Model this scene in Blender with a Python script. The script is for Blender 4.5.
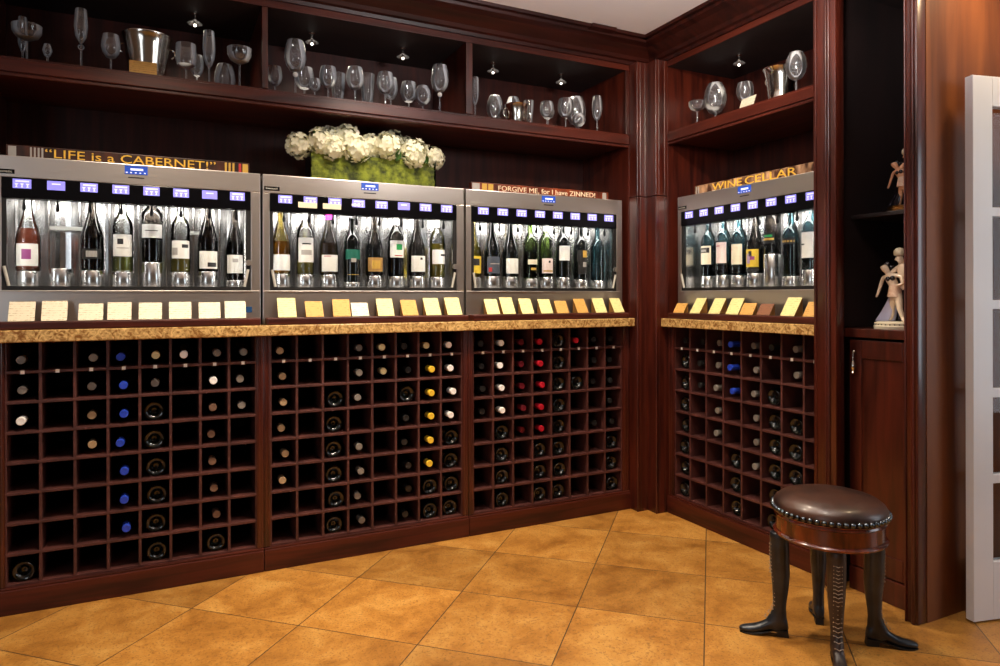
import bpy, bmesh, math, random
from mathutils import Vector, Matrix
random.seed(7)
PI = math.pi
for o in list(bpy.data.objects): bpy.data.objects.remove(o)
SC = bpy.context.scene
COL = SC.collection

# ------------------------------------------------------------------ camera, world, light, exposure
XR = 0.1906                                   # face plane of the right-hand cabinets
cam = bpy.data.cameras.new('camera'); camo = bpy.data.objects.new('camera', cam); COL.objects.link(camo)
camo.location = (-2.216, -3.0, 1.1478)
camo.rotation_euler = (PI/2, 0.0022, -0.4585)
cam.sensor_width = 36; cam.lens = 36*682.114/1000; cam.shift_y = -(333-296.32)/1000
cam.clip_start = 0.02
SC.camera = camo
SC.view_settings.view_transform = 'Standard'; SC.view_settings.look = 'None'
SC.view_settings.exposure = 0.0; SC.view_settings.gamma = 1.0; SC.view_settings.use_curve_mapping = False
SC.cycles.use_denoising = True
SC.cycles.caustics_reflective = False; SC.cycles.caustics_refractive = False
SC.cycles.sample_clamp_indirect = 4.0
SC.cycles.max_bounces = 10; SC.cycles.transparent_max_bounces = 24
w = bpy.data.worlds.new('world'); SC.world = w; w.use_nodes = True
w.node_tree.nodes['Background'].inputs[0].default_value = (0.9, 0.95, 1.0, 1); w.node_tree.nodes['Background'].inputs[1].default_value = 0.05

def spot(name, loc, target, power, col, size=110, blend=0.8, rad=0.05):
    l = bpy.data.lights.new(name, 'SPOT'); l.energy = power; l.color = col
    l.spot_size = math.radians(size); l.spot_blend = blend; l.shadow_soft_size = rad
    o = bpy.data.objects.new(name, l); COL.objects.link(o); o.location = loc
    o.rotation_euler = (Vector(target)-Vector(loc)).to_track_quat('-Z', 'Y').to_euler(); return o
def area(name, loc, target, power, col, sx, sy):
    l = bpy.data.lights.new(name, 'AREA'); l.energy = power; l.color = col; l.shape = 'RECTANGLE'; l.size = sx; l.size_y = sy
    o = bpy.data.objects.new(name, l); COL.objects.link(o); o.location = loc
    o.rotation_euler = (Vector(target)-Vector(loc)).to_track_quat('-Z', 'Y').to_euler(); return o
WARM = (1.0, 0.83, 0.64)
for i, (x, y, p) in enumerate([(-2.25, -0.64, 100), (-1.3, -0.64, 112), (-0.45, -0.66, 100)]):
    spot('ceiling_or_fill_spot', (x, y, 2.46), (x, y+0.12, 0), p, WARM, 118, 0.9)
spot('ceiling_or_fill_spot', (-0.95, -1.75, 2.46), (-1.05, -1.6, 0.0), 48, WARM, 120, 0.9)
spot('ceiling_or_fill_spot', (-0.75, -1.70, 2.46), (0.16, -0.30, 1.98), 95, (1.0, 0.80, 0.60), 58, 0.9)
spot('ceiling_or_fill_spot', (0.46, -1.80, 2.47), (0.46, -1.66, 0.9), 34, (1.0, 0.72, 0.42), 150, 0.9)
area('window_or_fill_daylight', (2.1, -3.2, 1.35), (-0.6, -0.9, 1.3), 36, (0.82, 0.91, 1.0), 1.5, 1.9)
spot('ceiling_or_fill_spot', (-1.33, -1.25, 2.46), (-1.34, 0.1, 1.87), 38, (1.0, 0.92, 0.80), 25, 0.8)  # narrow spot added to brighten the white hydrangeas
spot('ceiling_fill_uplight', (-0.9, -1.75, 2.05), (-0.75, -1.5, 2.5), 85, (0.98, 0.94, 0.94), 165, 0.6, 0.12)  # uplight added to brighten the ceiling; no pendant fixture stands here
area('window_or_fill_daylight', (-4.35, -3.3, 1.5), (-1.0, -1.6, 2.6), 24, (0.86, 0.92, 1.0), 1.5, 1.6)  # daylight fill added for the ceiling; no window in that wall

# ------------------------------------------------------------------ materials
def new_mat(name):
    m = bpy.data.materials.new(name); m.use_nodes = True
    nt = m.node_tree; return m, nt, nt.nodes['Principled BSDF']
def lin(r, g, b):
    f = lambda c: (c/255/12.92) if c/255 <= 0.04045 else ((c/255+0.055)/1.055)**2.4
    return (f(r), f(g), f(b), 1)
def plain(name, col, rough=0.5, metal=0.0, spec=0.5, coat=0.0, emit=0, trans=0, ior=1.45):
    m, nt, b = new_mat(name)
    b.inputs['Base Color'].default_value = col; b.inputs['Roughness'].default_value = rough; b.inputs['Metallic'].default_value = metal
    b.inputs['Specular IOR Level'].default_value = spec; b.inputs['Coat Weight'].default_value = coat; b.inputs['Coat Roughness'].default_value = 0.1
    b.inputs['Transmission Weight'].default_value = trans; b.inputs['IOR'].default_value = ior
    if emit: b.inputs['Emission Color'].default_value = col; b.inputs['Emission Strength'].default_value = emit
    return m
def noisy(name, c1, c2, scale=(1, 1, 1), nscale=6, detail=6, rough=0.4, metal=0.0, coat=0.0, bump=0.0, distort=0.0, spec=0.5, r2=None, lo=0.35, hi=0.65):
    m, nt, b = new_mat(name); N = nt.nodes; Lk = nt.links
    tc = N.new('ShaderNodeTexCoord'); mp = N.new('ShaderNodeMapping'); mp.inputs['Scale'].default_value = scale
    nz = N.new('ShaderNodeTexNoise'); nz.inputs['Scale'].default_value = nscale; nz.inputs['Detail'].default_value = detail; nz.inputs['Distortion'].default_value = distort
    cr = N.new('ShaderNodeValToRGB'); cr.color_ramp.elements[0].color = c1; cr.color_ramp.elements[1].color = c2
    cr.color_ramp.elements[0].position = lo; cr.color_ramp.elements[1].position = hi
    Lk.new(tc.outputs['Object'], mp.inputs[0]); Lk.new(mp.outputs[0], nz.inputs['Vector']); Lk.new(nz.outputs[0], cr.inputs[0]); Lk.new(cr.outputs[0], b.inputs['Base Color'])
    b.inputs['Roughness'].default_value = rough; b.inputs['Metallic'].default_value = metal; b.inputs['Coat Weight'].default_value = coat; b.inputs['Coat Roughness'].default_value = 0.12
    b.inputs['Specular IOR Level'].default_value = spec
    if r2 is not None:
        mr = N.new('ShaderNodeMapRange'); mr.inputs['To Min'].default_value = rough; mr.inputs['To Max'].default_value = r2
        Lk.new(nz.outputs[0], mr.inputs['Value']); Lk.new(mr.outputs[0], b.inputs['Roughness'])
    if bump:
        bp = N.new('ShaderNodeBump'); bp.inputs['Strength'].default_value = bump; bp.inputs['Distance'].default_value = 0.01
        Lk.new(nz.outputs[0], bp.inputs['Height']); Lk.new(bp.outputs[0], b.inputs['Normal'])
    return m
WD1, WD2 = (0.026, 0.0040, 0.0024, 1), (0.082, 0.0130, 0.0058, 1)
M = {}
M['wood'] = noisy('mahogany_upright', WD1, WD2, (9, 9, 0.7), 3, 8, 0.30, coat=0.25, distort=0.6)
M['wood_h'] = noisy('mahogany_lengthwise', WD1, WD2, (0.7, 9, 9), 3, 8, 0.42, spec=0.35, coat=0.05, distort=0.6)
M['shaded_wood_in'] = noisy('shaded_mahogany_panel', (0.018, 0.0026, 0.0016, 1), (0.052, 0.008, 0.0038, 1), (9, 9, 0.7), 3, 8, 0.5, spec=0.3, distort=0.6)  # darker copy of the mahogany; niche shade put into its colour
M['shaded_crown_wood'] = noisy('shaded_crown_mahogany', (0.012, 0.002, 0.0013, 1), (0.036, 0.0058, 0.0032, 1), (0.7, 9, 9), 3, 8, 0.45, spec=0.3, distort=0.6)  # same mahogany darkened; shade beneath the ceiling put into the colour
M['lattice'] = noisy('mahogany_lattice', (0.048, 0.0130, 0.0110, 1), (0.088, 0.025, 0.020, 1), (4, 4, 4), 3, 6, 0.5)
M['shaded_inside'] = noisy('shaded_interior', (0.006, 0.002, 0.0016, 1), (0.012, 0.004, 0.003, 1), (3, 3, 0.6), 4, 5, 0.6)  # near-black wood; shade inside the recesses put into the colour
M['panel_wood'] = noisy('mahogany_panel', (0.10, 0.028, 0.007, 1), (0.19, 0.060, 0.015, 1), (3, 3, 0.35), 3, 6, 0.5, spec=0.3, coat=0.0, distort=0.8)
M['granite'] = noisy('gold_granite', lin(130, 86, 40), lin(226, 190, 124), (1, 1, 1), 48, 8, 0.25, distort=1.5, coat=0.3)
def steel(name, sc, base, rough, bmp=0.06):
    m, nt, b = new_mat(name); N = nt.nodes; Lk = nt.links
    tc = N.new('ShaderNodeTexCoord'); mp = N.new('ShaderNodeMapping'); mp.inputs['Scale'].default_value = sc
    nz = N.new('ShaderNodeTexNoise'); nz.inputs['Scale'].default_value = 20; nz.inputs['Detail'].default_value = 3
    mr = N.new('ShaderNodeMapRange'); mr.inputs['To Min'].default_value = rough-0.07; mr.inputs['To Max'].default_value = rough+0.08
    bp = N.new('ShaderNodeBump'); bp.inputs['Strength'].default_value = bmp; bp.inputs['Distance'].default_value = 0.002
    Lk.new(tc.outputs['Object'], mp.inputs[0]); Lk.new(mp.outputs[0], nz.inputs['Vector']); Lk.new(nz.outputs[0], mr.inputs['Value'])
    Lk.new(mr.outputs[0], b.inputs['Roughness']); Lk.new(nz.outputs[0], bp.inputs['Height']); Lk.new(bp.outputs[0], b.inputs['Normal'])
    b.inputs['Base Color'].default_value = base; b.inputs['Metallic'].default_value = 1.0; return m
M['steel'] = steel('brushed_steel', (0.4, 30, 30), (0.64, 0.60, 0.56, 1), 0.36, 0.02)
M['steel_v'] = steel('brushed_steel_upright', (30, 30, 0.4), (0.70, 0.69, 0.68, 1), 0.24, 0.0)
M['silver'] = plain('polished_silver', (0.72, 0.69, 0.62, 1), 0.16, 1.0)
M['black_gloss'] = plain('black_gloss', (0.003, 0.003, 0.004, 1), 0.22, spec=0.15)
M['black'] = plain('black_matte', (0.008, 0.008, 0.008, 1), 0.5)
M['screen'] = plain('violet_screen', (0.26, 0.25, 0.85, 1), 0.3, emit=0.62)
M['screen_icon'] = plain('screen_icons', (0.62, 0.64, 1.0, 1), 0.3, emit=0.75)
M['blue_screen'] = plain('blue_screen', (0.02, 0.06, 0.34, 1), 0.25, emit=0.6)
M['led'] = plain('led_or_fill_strip', (1.0, 0.95, 0.90, 1), 0.3, emit=24.0)
M['halogen'] = plain('halogen_lamp', (1.0, 0.9, 0.75, 1), 0.3, emit=6.0)
M['white_plastic'] = plain('white_tag', lin(240, 238, 232), 0.4)
M['grey_plastic'] = plain('light_grey_bar', lin(200, 200, 192), 0.35)
M['paint_white'] = noisy('white_paint', (0.74, 0.76, 0.80, 1), (0.80, 0.82, 0.86, 1), (1, 1, 1), 3, 2, 0.35)
M['cream_wall'] = noisy('cream_wall_paint', (0.24, 0.19, 0.14, 1), (0.28, 0.22, 0.16, 1), (1, 1, 1), 2, 2, 0.8)
M['ceiling'] = noisy('ceiling_plaster', (0.84, 0.80, 0.79, 1), (0.88, 0.84, 0.83, 1), (1, 1, 1), 1.5, 2, 0.9)
def thin_glass(name, tint, ior=1.5, rough=0.0, gl=1.0, scatter=0.0, body=None):
    m = bpy.data.materials.new(name); m.use_nodes = True; nt = m.node_tree; N = nt.nodes; Lk = nt.links
    N.remove(N['Principled BSDF']); out = N['Material Output']
    t = N.new('ShaderNodeBsdfTransparent'); t.inputs[0].default_value = tint
    g = N.new('ShaderNodeBsdfGlossy'); g.inputs['Roughness'].default_value = rough; g.inputs[0].default_value = (gl, gl, gl, 1)
    f = N.new('ShaderNodeFresnel'); f.inputs[0].default_value = ior; mx = N.new('ShaderNodeMixShader')
    ts = t.outputs[0]; gs = g.outputs[0]
    if body:                                      # diffuse colour added to stand in for the wine's glow
        d1 = N.new('ShaderNodeBsdfDiffuse'); d2 = N.new('ShaderNodeBsdfTranslucent'); d1.inputs[0].default_value = body; d2.inputs[0].default_value = body
        m3 = N.new('ShaderNodeMixShader'); m3.inputs[0].default_value = .5; Lk.new(d1.outputs[0], m3.inputs[1]); Lk.new(d2.outputs[0], m3.inputs[2])
        m4 = N.new('ShaderNodeMixShader'); m4.inputs[0].default_value = .42; Lk.new(ts, m4.inputs[1]); Lk.new(m3.outputs[0], m4.inputs[2]); ts = m4.outputs[0]
    if scatter:                                   # white diffuse put at the edges in place of bright rim glints
        df = N.new('ShaderNodeBsdfDiffuse'); df.inputs[0].default_value = (.9, .9, .92, 1); m2 = N.new('ShaderNodeMixShader'); m2.inputs[0].default_value = scatter
        Lk.new(g.outputs[0], m2.inputs[1]); Lk.new(df.outputs[0], m2.inputs[2]); gs = m2.outputs[0]
    Lk.new(f.outputs[0], mx.inputs[0]); Lk.new(ts, mx.inputs[1]); Lk.new(gs, mx.inputs[2]); Lk.new(mx.outputs[0], out.inputs[0]); return m
M['pane'] = thin_glass('window_glass', (0.97, 0.98, 0.98, 1), 1.12)
M['bottle_clear'] = thin_glass('clear_bottle_glass', (0.93, 0.94, 0.92, 1), 1.5)
M['bottle_smoke'] = thin_glass('smoky_bottle_glass', (0.34, 0.31, 0.28, 1), 1.5)
M['bottle_green'] = thin_glass('green_bottle_glass', (0.50, 0.62, 0.30, 1), 1.5)
M['bottle_amber'] = thin_glass('amber_bottle_glass', (0.80, 0.72, 0.40, 1), 1.5)
M['bottle_teal'] = thin_glass('teal_bottle_glass', (0.30, 0.48, 0.52, 1), 1.5)
M['crystal'] = thin_glass('crystal_glass', (0.96, 0.97, 0.98, 1), 1.62, 0.05, scatter=0.42)
M['dark_bottle'] = plain('dark_bottle_glass', (0.002, 0.003, 0.0025, 1), 0.05, spec=0.8)
M['wine_red'] = plain('red_wine', (0.012, 0.004, 0.005, 1), 0.08)
M['wine_white'] = thin_glass('white_wine', (0.93, 0.80, 0.22, 1), 1.33, body=(0.97, 0.82, 0.16, 1))
M['wine_green'] = thin_glass('green_wine', (0.86, 0.90, 0.36, 1), 1.33, body=(0.86, 0.88, 0.26, 1))
M['wine_amber'] = thin_glass('amber_wine', (0.94, 0.62, 0.16, 1), 1.33, body=(0.85, 0.45, 0.08, 1))
M['wine_rose'] = thin_glass('rose_wine', (0.98, 0.46, 0.32, 1), 1.33, body=(0.95, 0.30, 0.16, 1))
for n, c in dict(white=(250, 249, 246), cream=(230, 218, 166), grey=(130, 124, 116), beige=(172, 146, 112), blue=(40, 70, 190), yellow=(236, 196, 60), red=(170, 24, 40), darkred=(104, 24, 34), black=(34, 34, 34), brown=(120, 92, 76)).items():
    M['foil_'+n] = plain('foil_'+n, lin(*c), 0.32, spec=0.6)
for n, c in dict(white=(238, 236, 230), pink=(240, 220, 216), cream=(236, 226, 200), black=(22, 20, 20), greyblue=(70, 76, 88), yellow=(222, 190, 60), teal=(20, 96, 80), tan=(170, 130, 74)).items():
    M['label_'+n] = plain('label_'+n, lin(*c), 0.6)
for n, c in dict(dark=(40, 38, 40), purple=(150, 70, 130), green=(40, 150, 80), red=(180, 50, 50), gold=(200, 160, 70), magenta=(225, 60, 190), blue=(20, 70, 120), silver=(170, 165, 160), lilac=(180, 150, 190)).items():
    M['ink_'+n] = plain('ink_'+n, lin(*c), 0.5)
def paper(name, c1, c2):
    m, nt, b = new_mat(name); N = nt.nodes; Lk = nt.links
    tc = N.new('ShaderNodeTexCoord'); wv = N.new('ShaderNodeTexWave'); wv.bands_direction = 'Z'; wv.inputs['Scale'].default_value = 38; wv.inputs['Distortion'].default_value = 0.0
    mp = N.new('ShaderNodeMapping'); nz = N.new('ShaderNodeTexNoise'); nz.inputs['Scale'].default_value = 120
    mu = N.new('ShaderNodeMath'); mu.operation = 'MULTIPLY'; cr = N.new('ShaderNodeValToRGB')
    cr.color_ramp.elements[0].position = 0.42; cr.color_ramp.elements[1].position = 0.6; cr.color_ramp.elements[0].color = c1; cr.color_ramp.elements[1].color = c2
    Lk.new(tc.outputs['Object'], mp.inputs[0]); Lk.new(mp.outputs[0], wv.inputs[0]); Lk.new(mp.outputs[0], nz.inputs[0])
    Lk.new(wv.outputs[1], mu.inputs[0]); Lk.new(nz.outputs[0], mu.inputs[1]); Lk.new(mu.outputs[0], cr.inputs[0]); Lk.new(cr.outputs[0], b.inputs['Base Color'])
    b.inputs['Roughness'].default_value = 0.6; return m
M['card_white'] = paper('white_card', lin(244, 234, 206), lin(196, 180, 140))
M['card_yellow'] = paper('pale_yellow_card', lin(240, 230, 160), lin(200, 184, 110))
M['card_tan'] = paper('tan_card', lin(214, 164, 84), lin(170, 120, 56))
M['card_brown'] = paper('brown_card', lin(130, 82, 52), lin(96, 58, 38))
M['card_side'] = plain('kraft_side', lin(150, 104, 46), 0.6)
M['sign'] = noisy('painted_sign_wood', lin(14, 7, 6), lin(80, 36, 14), (14, 4, 4), 2, 5, 0.4, lo=0.3, hi=0.75)
M['sign_red'] = noisy('painted_red_sign_wood', lin(50, 14, 8), lin(150, 66, 28), (10, 4, 4), 2, 5, 0.4, lo=0.3, hi=0.75)
M['sign_copper'] = noisy('copper_sign_wood', lin(70, 40, 26), lin(205, 160, 120), (10, 5, 5), 3, 6, 0.4, lo=0.4, hi=0.72)
M['gold_letter'] = plain('gold_letters', lin(246, 196, 80), 0.35, metal=0.2)
M['cream_letter'] = plain('cream_letters', lin(246, 222, 190), 0.5)
M['moss'] = noisy('moss', lin(38, 46, 8), lin(120, 130, 34), (1, 1, 1), 28, 6, 0.9, bump=0.8)
M['leaf'] = plain('leaf', lin(58, 96, 34), 0.5)
def petal_mat():
    m, nt, b = new_mat('cream_petals'); N = nt.nodes; Lk = nt.links
    b.inputs['Base Color'].default_value = lin(252, 250, 228); b.inputs['Roughness'].default_value = 0.6
    tr = N.new('ShaderNodeBsdfTranslucent'); tr.inputs[0].default_value = lin(252, 250, 224); mx = N.new('ShaderNodeMixShader'); mx.inputs[0].default_value = 0.35
    Lk.new(b.outputs[0], mx.inputs[1]); Lk.new(tr.outputs[0], mx.inputs[2]); Lk.new(mx.outputs[0], N['Material Output'].inputs[0]); return m
M['petal'] = petal_mat()
M['leather'] = noisy('brown_leather', lin(30, 17, 13), lin(70, 42, 30), (1, 1, 1), 9, 6, 0.38, bump=0.15, coat=0.15)
M['nail'] = plain('dark_nailheads', lin(92, 98, 104), 0.2, 1.0)
M['stool_wood'] = noisy('stool_rosewood', lin(54, 16, 9), lin(122, 46, 20), (9, 9, 2), 2.4, 5, 0.2, coat=0.5)
M['boot'] = noisy('black_boot_leather', lin(15, 20, 25), lin(34, 42, 50), (1, 1, 1), 18, 4, 0.30, bump=0.12)
M['boot_brown'] = noisy('worn_boot_leather', lin(30, 22, 20), lin(52, 38, 34), (1, 1, 1), 18, 4, 0.4, bump=0.12)
M['lace'] = plain('pale_lace', lin(150, 138, 126), 0.6)
M['skin'] = plain('ivory_porcelain', lin(246, 226, 200), 0.25, coat=0.4)
M['skin_dark'] = plain('flesh_porcelain', lin(226, 170, 130), 0.25, coat=0.4)
M['hair'] = plain('black_glaze', lin(20, 14, 14), 0.25)
M['lav'] = plain('lavender_glaze', lin(196, 196, 226), 0.25, coat=0.4)
M['darkdress'] = plain('dark_glaze', lin(26, 22, 30), 0.2, coat=0.4)
M['pinkdress'] = noisy('rose_glaze', lin(214, 170, 140), lin(240, 214, 190), (1, 1, 1), 60, 3, 0.3)
M['brass'] = plain('aged_brass', lin(150, 110, 60), 0.35, 1.0)
M['porcelain_base'] = plain('cream_porcelain', lin(232, 222, 196), 0.3)

# ------------------------------------------------------------------ mesh helpers
class MB:
    def __init__(self): self.bm = bmesh.new(); self.mi = 0; self.mats = []
    def use(self, m):
        if m not in self.mats: self.mats.append(m)
        self.mi = self.mats.index(m); return self
    def _tag(self, faces):
        for f in faces: f.material_index = self.mi
    def box(self, x0, x1, y0, y1, z0, z1, bev=0.0):
        vs = [self.bm.verts.new(p) for p in [(x0,y0,z0),(x1,y0,z0),(x1,y1,z0),(x0,y1,z0),(x0,y0,z1),(x1,y0,z1),(x1,y1,z1),(x0,y1,z1)]]
        fs = [self.bm.faces.new([vs[i] for i in q]) for q in [(3,2,1,0),(4,5,6,7),(0,1,5,4),(1,2,6,5),(2,3,7,6),(3,0,4,7)]]
        self._tag(fs)
        if bev:
            es = list({e for f in fs for e in f.edges})
            r = bmesh.ops.bevel(self.bm, geom=es, offset=bev, segments=2, affect='EDGES', profile=0.5)
            self._tag(r['faces'])
        return self
    def prism(self, pts, z0, z1, axis='z'):
        f3 = {'z': lambda p, h: (p[0], p[1], h), 'x': lambda p, h: (h, p[0], p[1]), 'y': lambda p, h: (p[0], h, p[1])}[axis]
        a = [self.bm.verts.new(f3(p, z0)) for p in pts]; b = [self.bm.verts.new(f3(p, z1)) for p in pts]; n = len(pts)
        fs = [self.bm.faces.new(a), self.bm.faces.new(b)] + [self.bm.faces.new([a[i], a[(i+1) % n], b[(i+1) % n], b[i]]) for i in range(n)]
        self._tag(fs); bmesh.ops.recalc_face_normals(self.bm, faces=fs); return self
    def lathe(self, prof, c=(0, 0, 0), seg=24, mtx=None, smooth=True, a0=0, a1=2*PI):
        full = abs(a1-a0-2*PI) < 1e-6; n = seg if full else seg+1; rings = []
        for (r, z) in prof:
            if r < 1e-6 and full: rings.append([self.bm.verts.new((c[0], c[1], c[2]+z))]); continue
            rings.append([self.bm.verts.new((c[0]+r*math.cos(a0+(a1-a0)*i/seg), c[1]+r*math.sin(a0+(a1-a0)*i/seg), c[2]+z)) for i in range(n)])
        fs = []
        for A, B in zip(rings, rings[1:]):
            for i in range(seg):
                j = (i+1) % n if full else i+1
                if len(A) == 1 and len(B) == 1: continue
                if len(A) == 1: q = [A[0], B[j], B[i]]
                elif len(B) == 1: q = [A[i], A[j], B[0]]
                else: q = [A[i], A[j], B[j], B[i]]
                f = self.bm.faces.new(q); f.smooth = smooth; fs.append(f)
        self._tag(fs)
        if mtx is not None:
            bmesh.ops.transform(self.bm, matrix=mtx, verts=list({v for r in rings for v in r}))
        return self
    def tube(self, pts, r, seg=8, closed=False):
        P = [Vector(p) for p in pts]; n = len(P); rings = []
        rr = r if isinstance(r, (list, tuple)) else [r]*n
        for i, p in enumerate(P):
            t = (P[(i+1) % n]-P[i-1]) if closed else (P[min(i+1, n-1)]-P[max(i-1, 0)])
            t.normalize(); u = t.cross(Vector((0, 0, 1)) if abs(t.z) < 0.9 else Vector((1, 0, 0))).normalized(); v = t.cross(u)
            rings.append([self.bm.verts.new(p+rr[i]*(math.cos(2*PI*k/seg)*u+math.sin(2*PI*k/seg)*v)) for k in range(seg)])
        fs = []
        for i in range(n if closed else n-1):
            A, B = rings[i], rings[(i+1) % n]
            for k in range(seg):
                f = self.bm.faces.new([A[k], A[(k+1) % seg], B[(k+1) % seg], B[k]]); f.smooth = True; fs.append(f)
        if not closed: fs += [self.bm.faces.new(rings[0][::-1]), self.bm.faces.new(rings[-1])]
        self._tag(fs); return self
    def loft(self, rings, cap=True):
        R = [[self.bm.verts.new(p) for p in r] for r in rings]; n = len(R[0]); fs = []
        for A, B in zip(R, R[1:]):
            for k in range(n):
                f = self.bm.faces.new([A[k], A[(k+1) % n], B[(k+1) % n], B[k]]); f.smooth = True; fs.append(f)
        if cap: fs += [self.bm.faces.new(R[0][::-1]), self.bm.faces.new(R[-1])]
        self._tag(fs); return self
    def ball(self, c, r, seg=12, sc=(1, 1, 1)):
        m = Matrix.Translation(c) @ Matrix.Diagonal((r*sc[0], r*sc[1], r*sc[2], 1))
        res = bmesh.ops.create_uvsphere(self.bm, u_segments=seg, v_segments=max(6, seg//2+1), radius=1, matrix=m)
        fs = {f for v in res['verts'] for f in v.link_faces}
        for f in fs: f.smooth = True
        self._tag(fs); return self
    def mesh(self, name, fix=True):
        if fix: bmesh.ops.recalc_face_normals(self.bm, faces=self.bm.faces[:])
        me = bpy.data.meshes.new(name); self.bm.to_mesh(me); self.bm.free()
        if any(p.use_smooth for p in me.polygons): me.set_sharp_from_angle(angle=math.radians(42))
        for m in self.mats: me.materials.append(M[m] if isinstance(m, str) else m)
        return me
    def build(self, name, mat=None, parent=None, fix=True):
        me = self.mesh(name, fix)
        if mat is not None and not me.materials: me.materials.append(M[mat] if isinstance(mat, str) else mat)
        return link(name, me, parent)
def link(name, me, parent=None):
    o = bpy.data.objects.new(name, me); COL.objects.link(o)
    if parent is not None: o.parent = parent
    return o
def tag(o, label, cat, group=None, kind=None):
    o['label'] = label; o['category'] = cat
    if group: o['group'] = group
    if kind: o['kind'] = kind
    return o
def empty(name, label, cat, loc=(0, 0, 0), rz=0.0, group=None):
    o = bpy.data.objects.new(name, None); COL.objects.link(o); o.location = loc; o.rotation_euler = (0, 0, rz); o.empty_display_size = 0.05
    return tag(o, label, cat, group)
def struct(name, mb, mat=None):
    o = mb.build(name, mat); o['kind'] = 'structure'; return o
def copy_tree(o, parent=None):
    c = o.copy(); COL.objects.link(c)
    if parent is not None: c.parent = parent
    for ch in list(o.children): copy_tree(ch, c)
    return c
def box(*a, bev=0.0): return MB().box(*a, bev=bev)
def text_mesh(body, size, extrude, name):
    cu = bpy.data.curves.new(name, 'FONT'); cu.body = body; cu.size = size; cu.extrude = extrude; cu.align_x = 'CENTER'; cu.align_y = 'CENTER'; cu.resolution_u = 3
    o = bpy.data.objects.new(name, cu); COL.objects.link(o); dg = bpy.context.evaluated_depsgraph_get()
    me = bpy.data.meshes.new_from_object(o.evaluated_get(dg)); bpy.data.objects.remove(o); me.transform(Matrix.Rotation(PI/2, 4, 'X')); me.name = name
    me.materials.clear(); return me
def eval_mesh(o, name):
    dg = bpy.context.evaluated_depsgraph_get(); me = bpy.data.meshes.new_from_object(o.evaluated_get(dg)); me.name = name
    bpy.data.objects.remove(o); return me
def skin_obj(name, verts, edges, radii, mat, parent, sub=2):
    me = bpy.data.meshes.new(name); me.from_pydata(verts, edges, []); o = link(name, me)
    sm = o.modifiers.new('s', 'SKIN'); sm.use_smooth_shade = True
    for v, r in zip(me.skin_vertices[0].data, radii): v.radius = (r, r)
    me.skin_vertices[0].data[0].use_root = True
    ss = o.modifiers.new('b', 'SUBSURF'); ss.levels = sub
    m2 = eval_mesh(o, name); m2.materials.clear(); m2.materials.append(M[mat])
    for p in m2.polygons: p.use_smooth = True
    return link(name, m2, parent)
ORD = ['first', 'second', 'third', 'fourth', 'fifth', 'sixth', 'seventh', 'eighth']
ROW = ['top row', 'second row down', 'third row down', 'fourth row down', 'fifth row down', 'sixth row down', 'second lowest row', 'bottom row']

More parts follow.
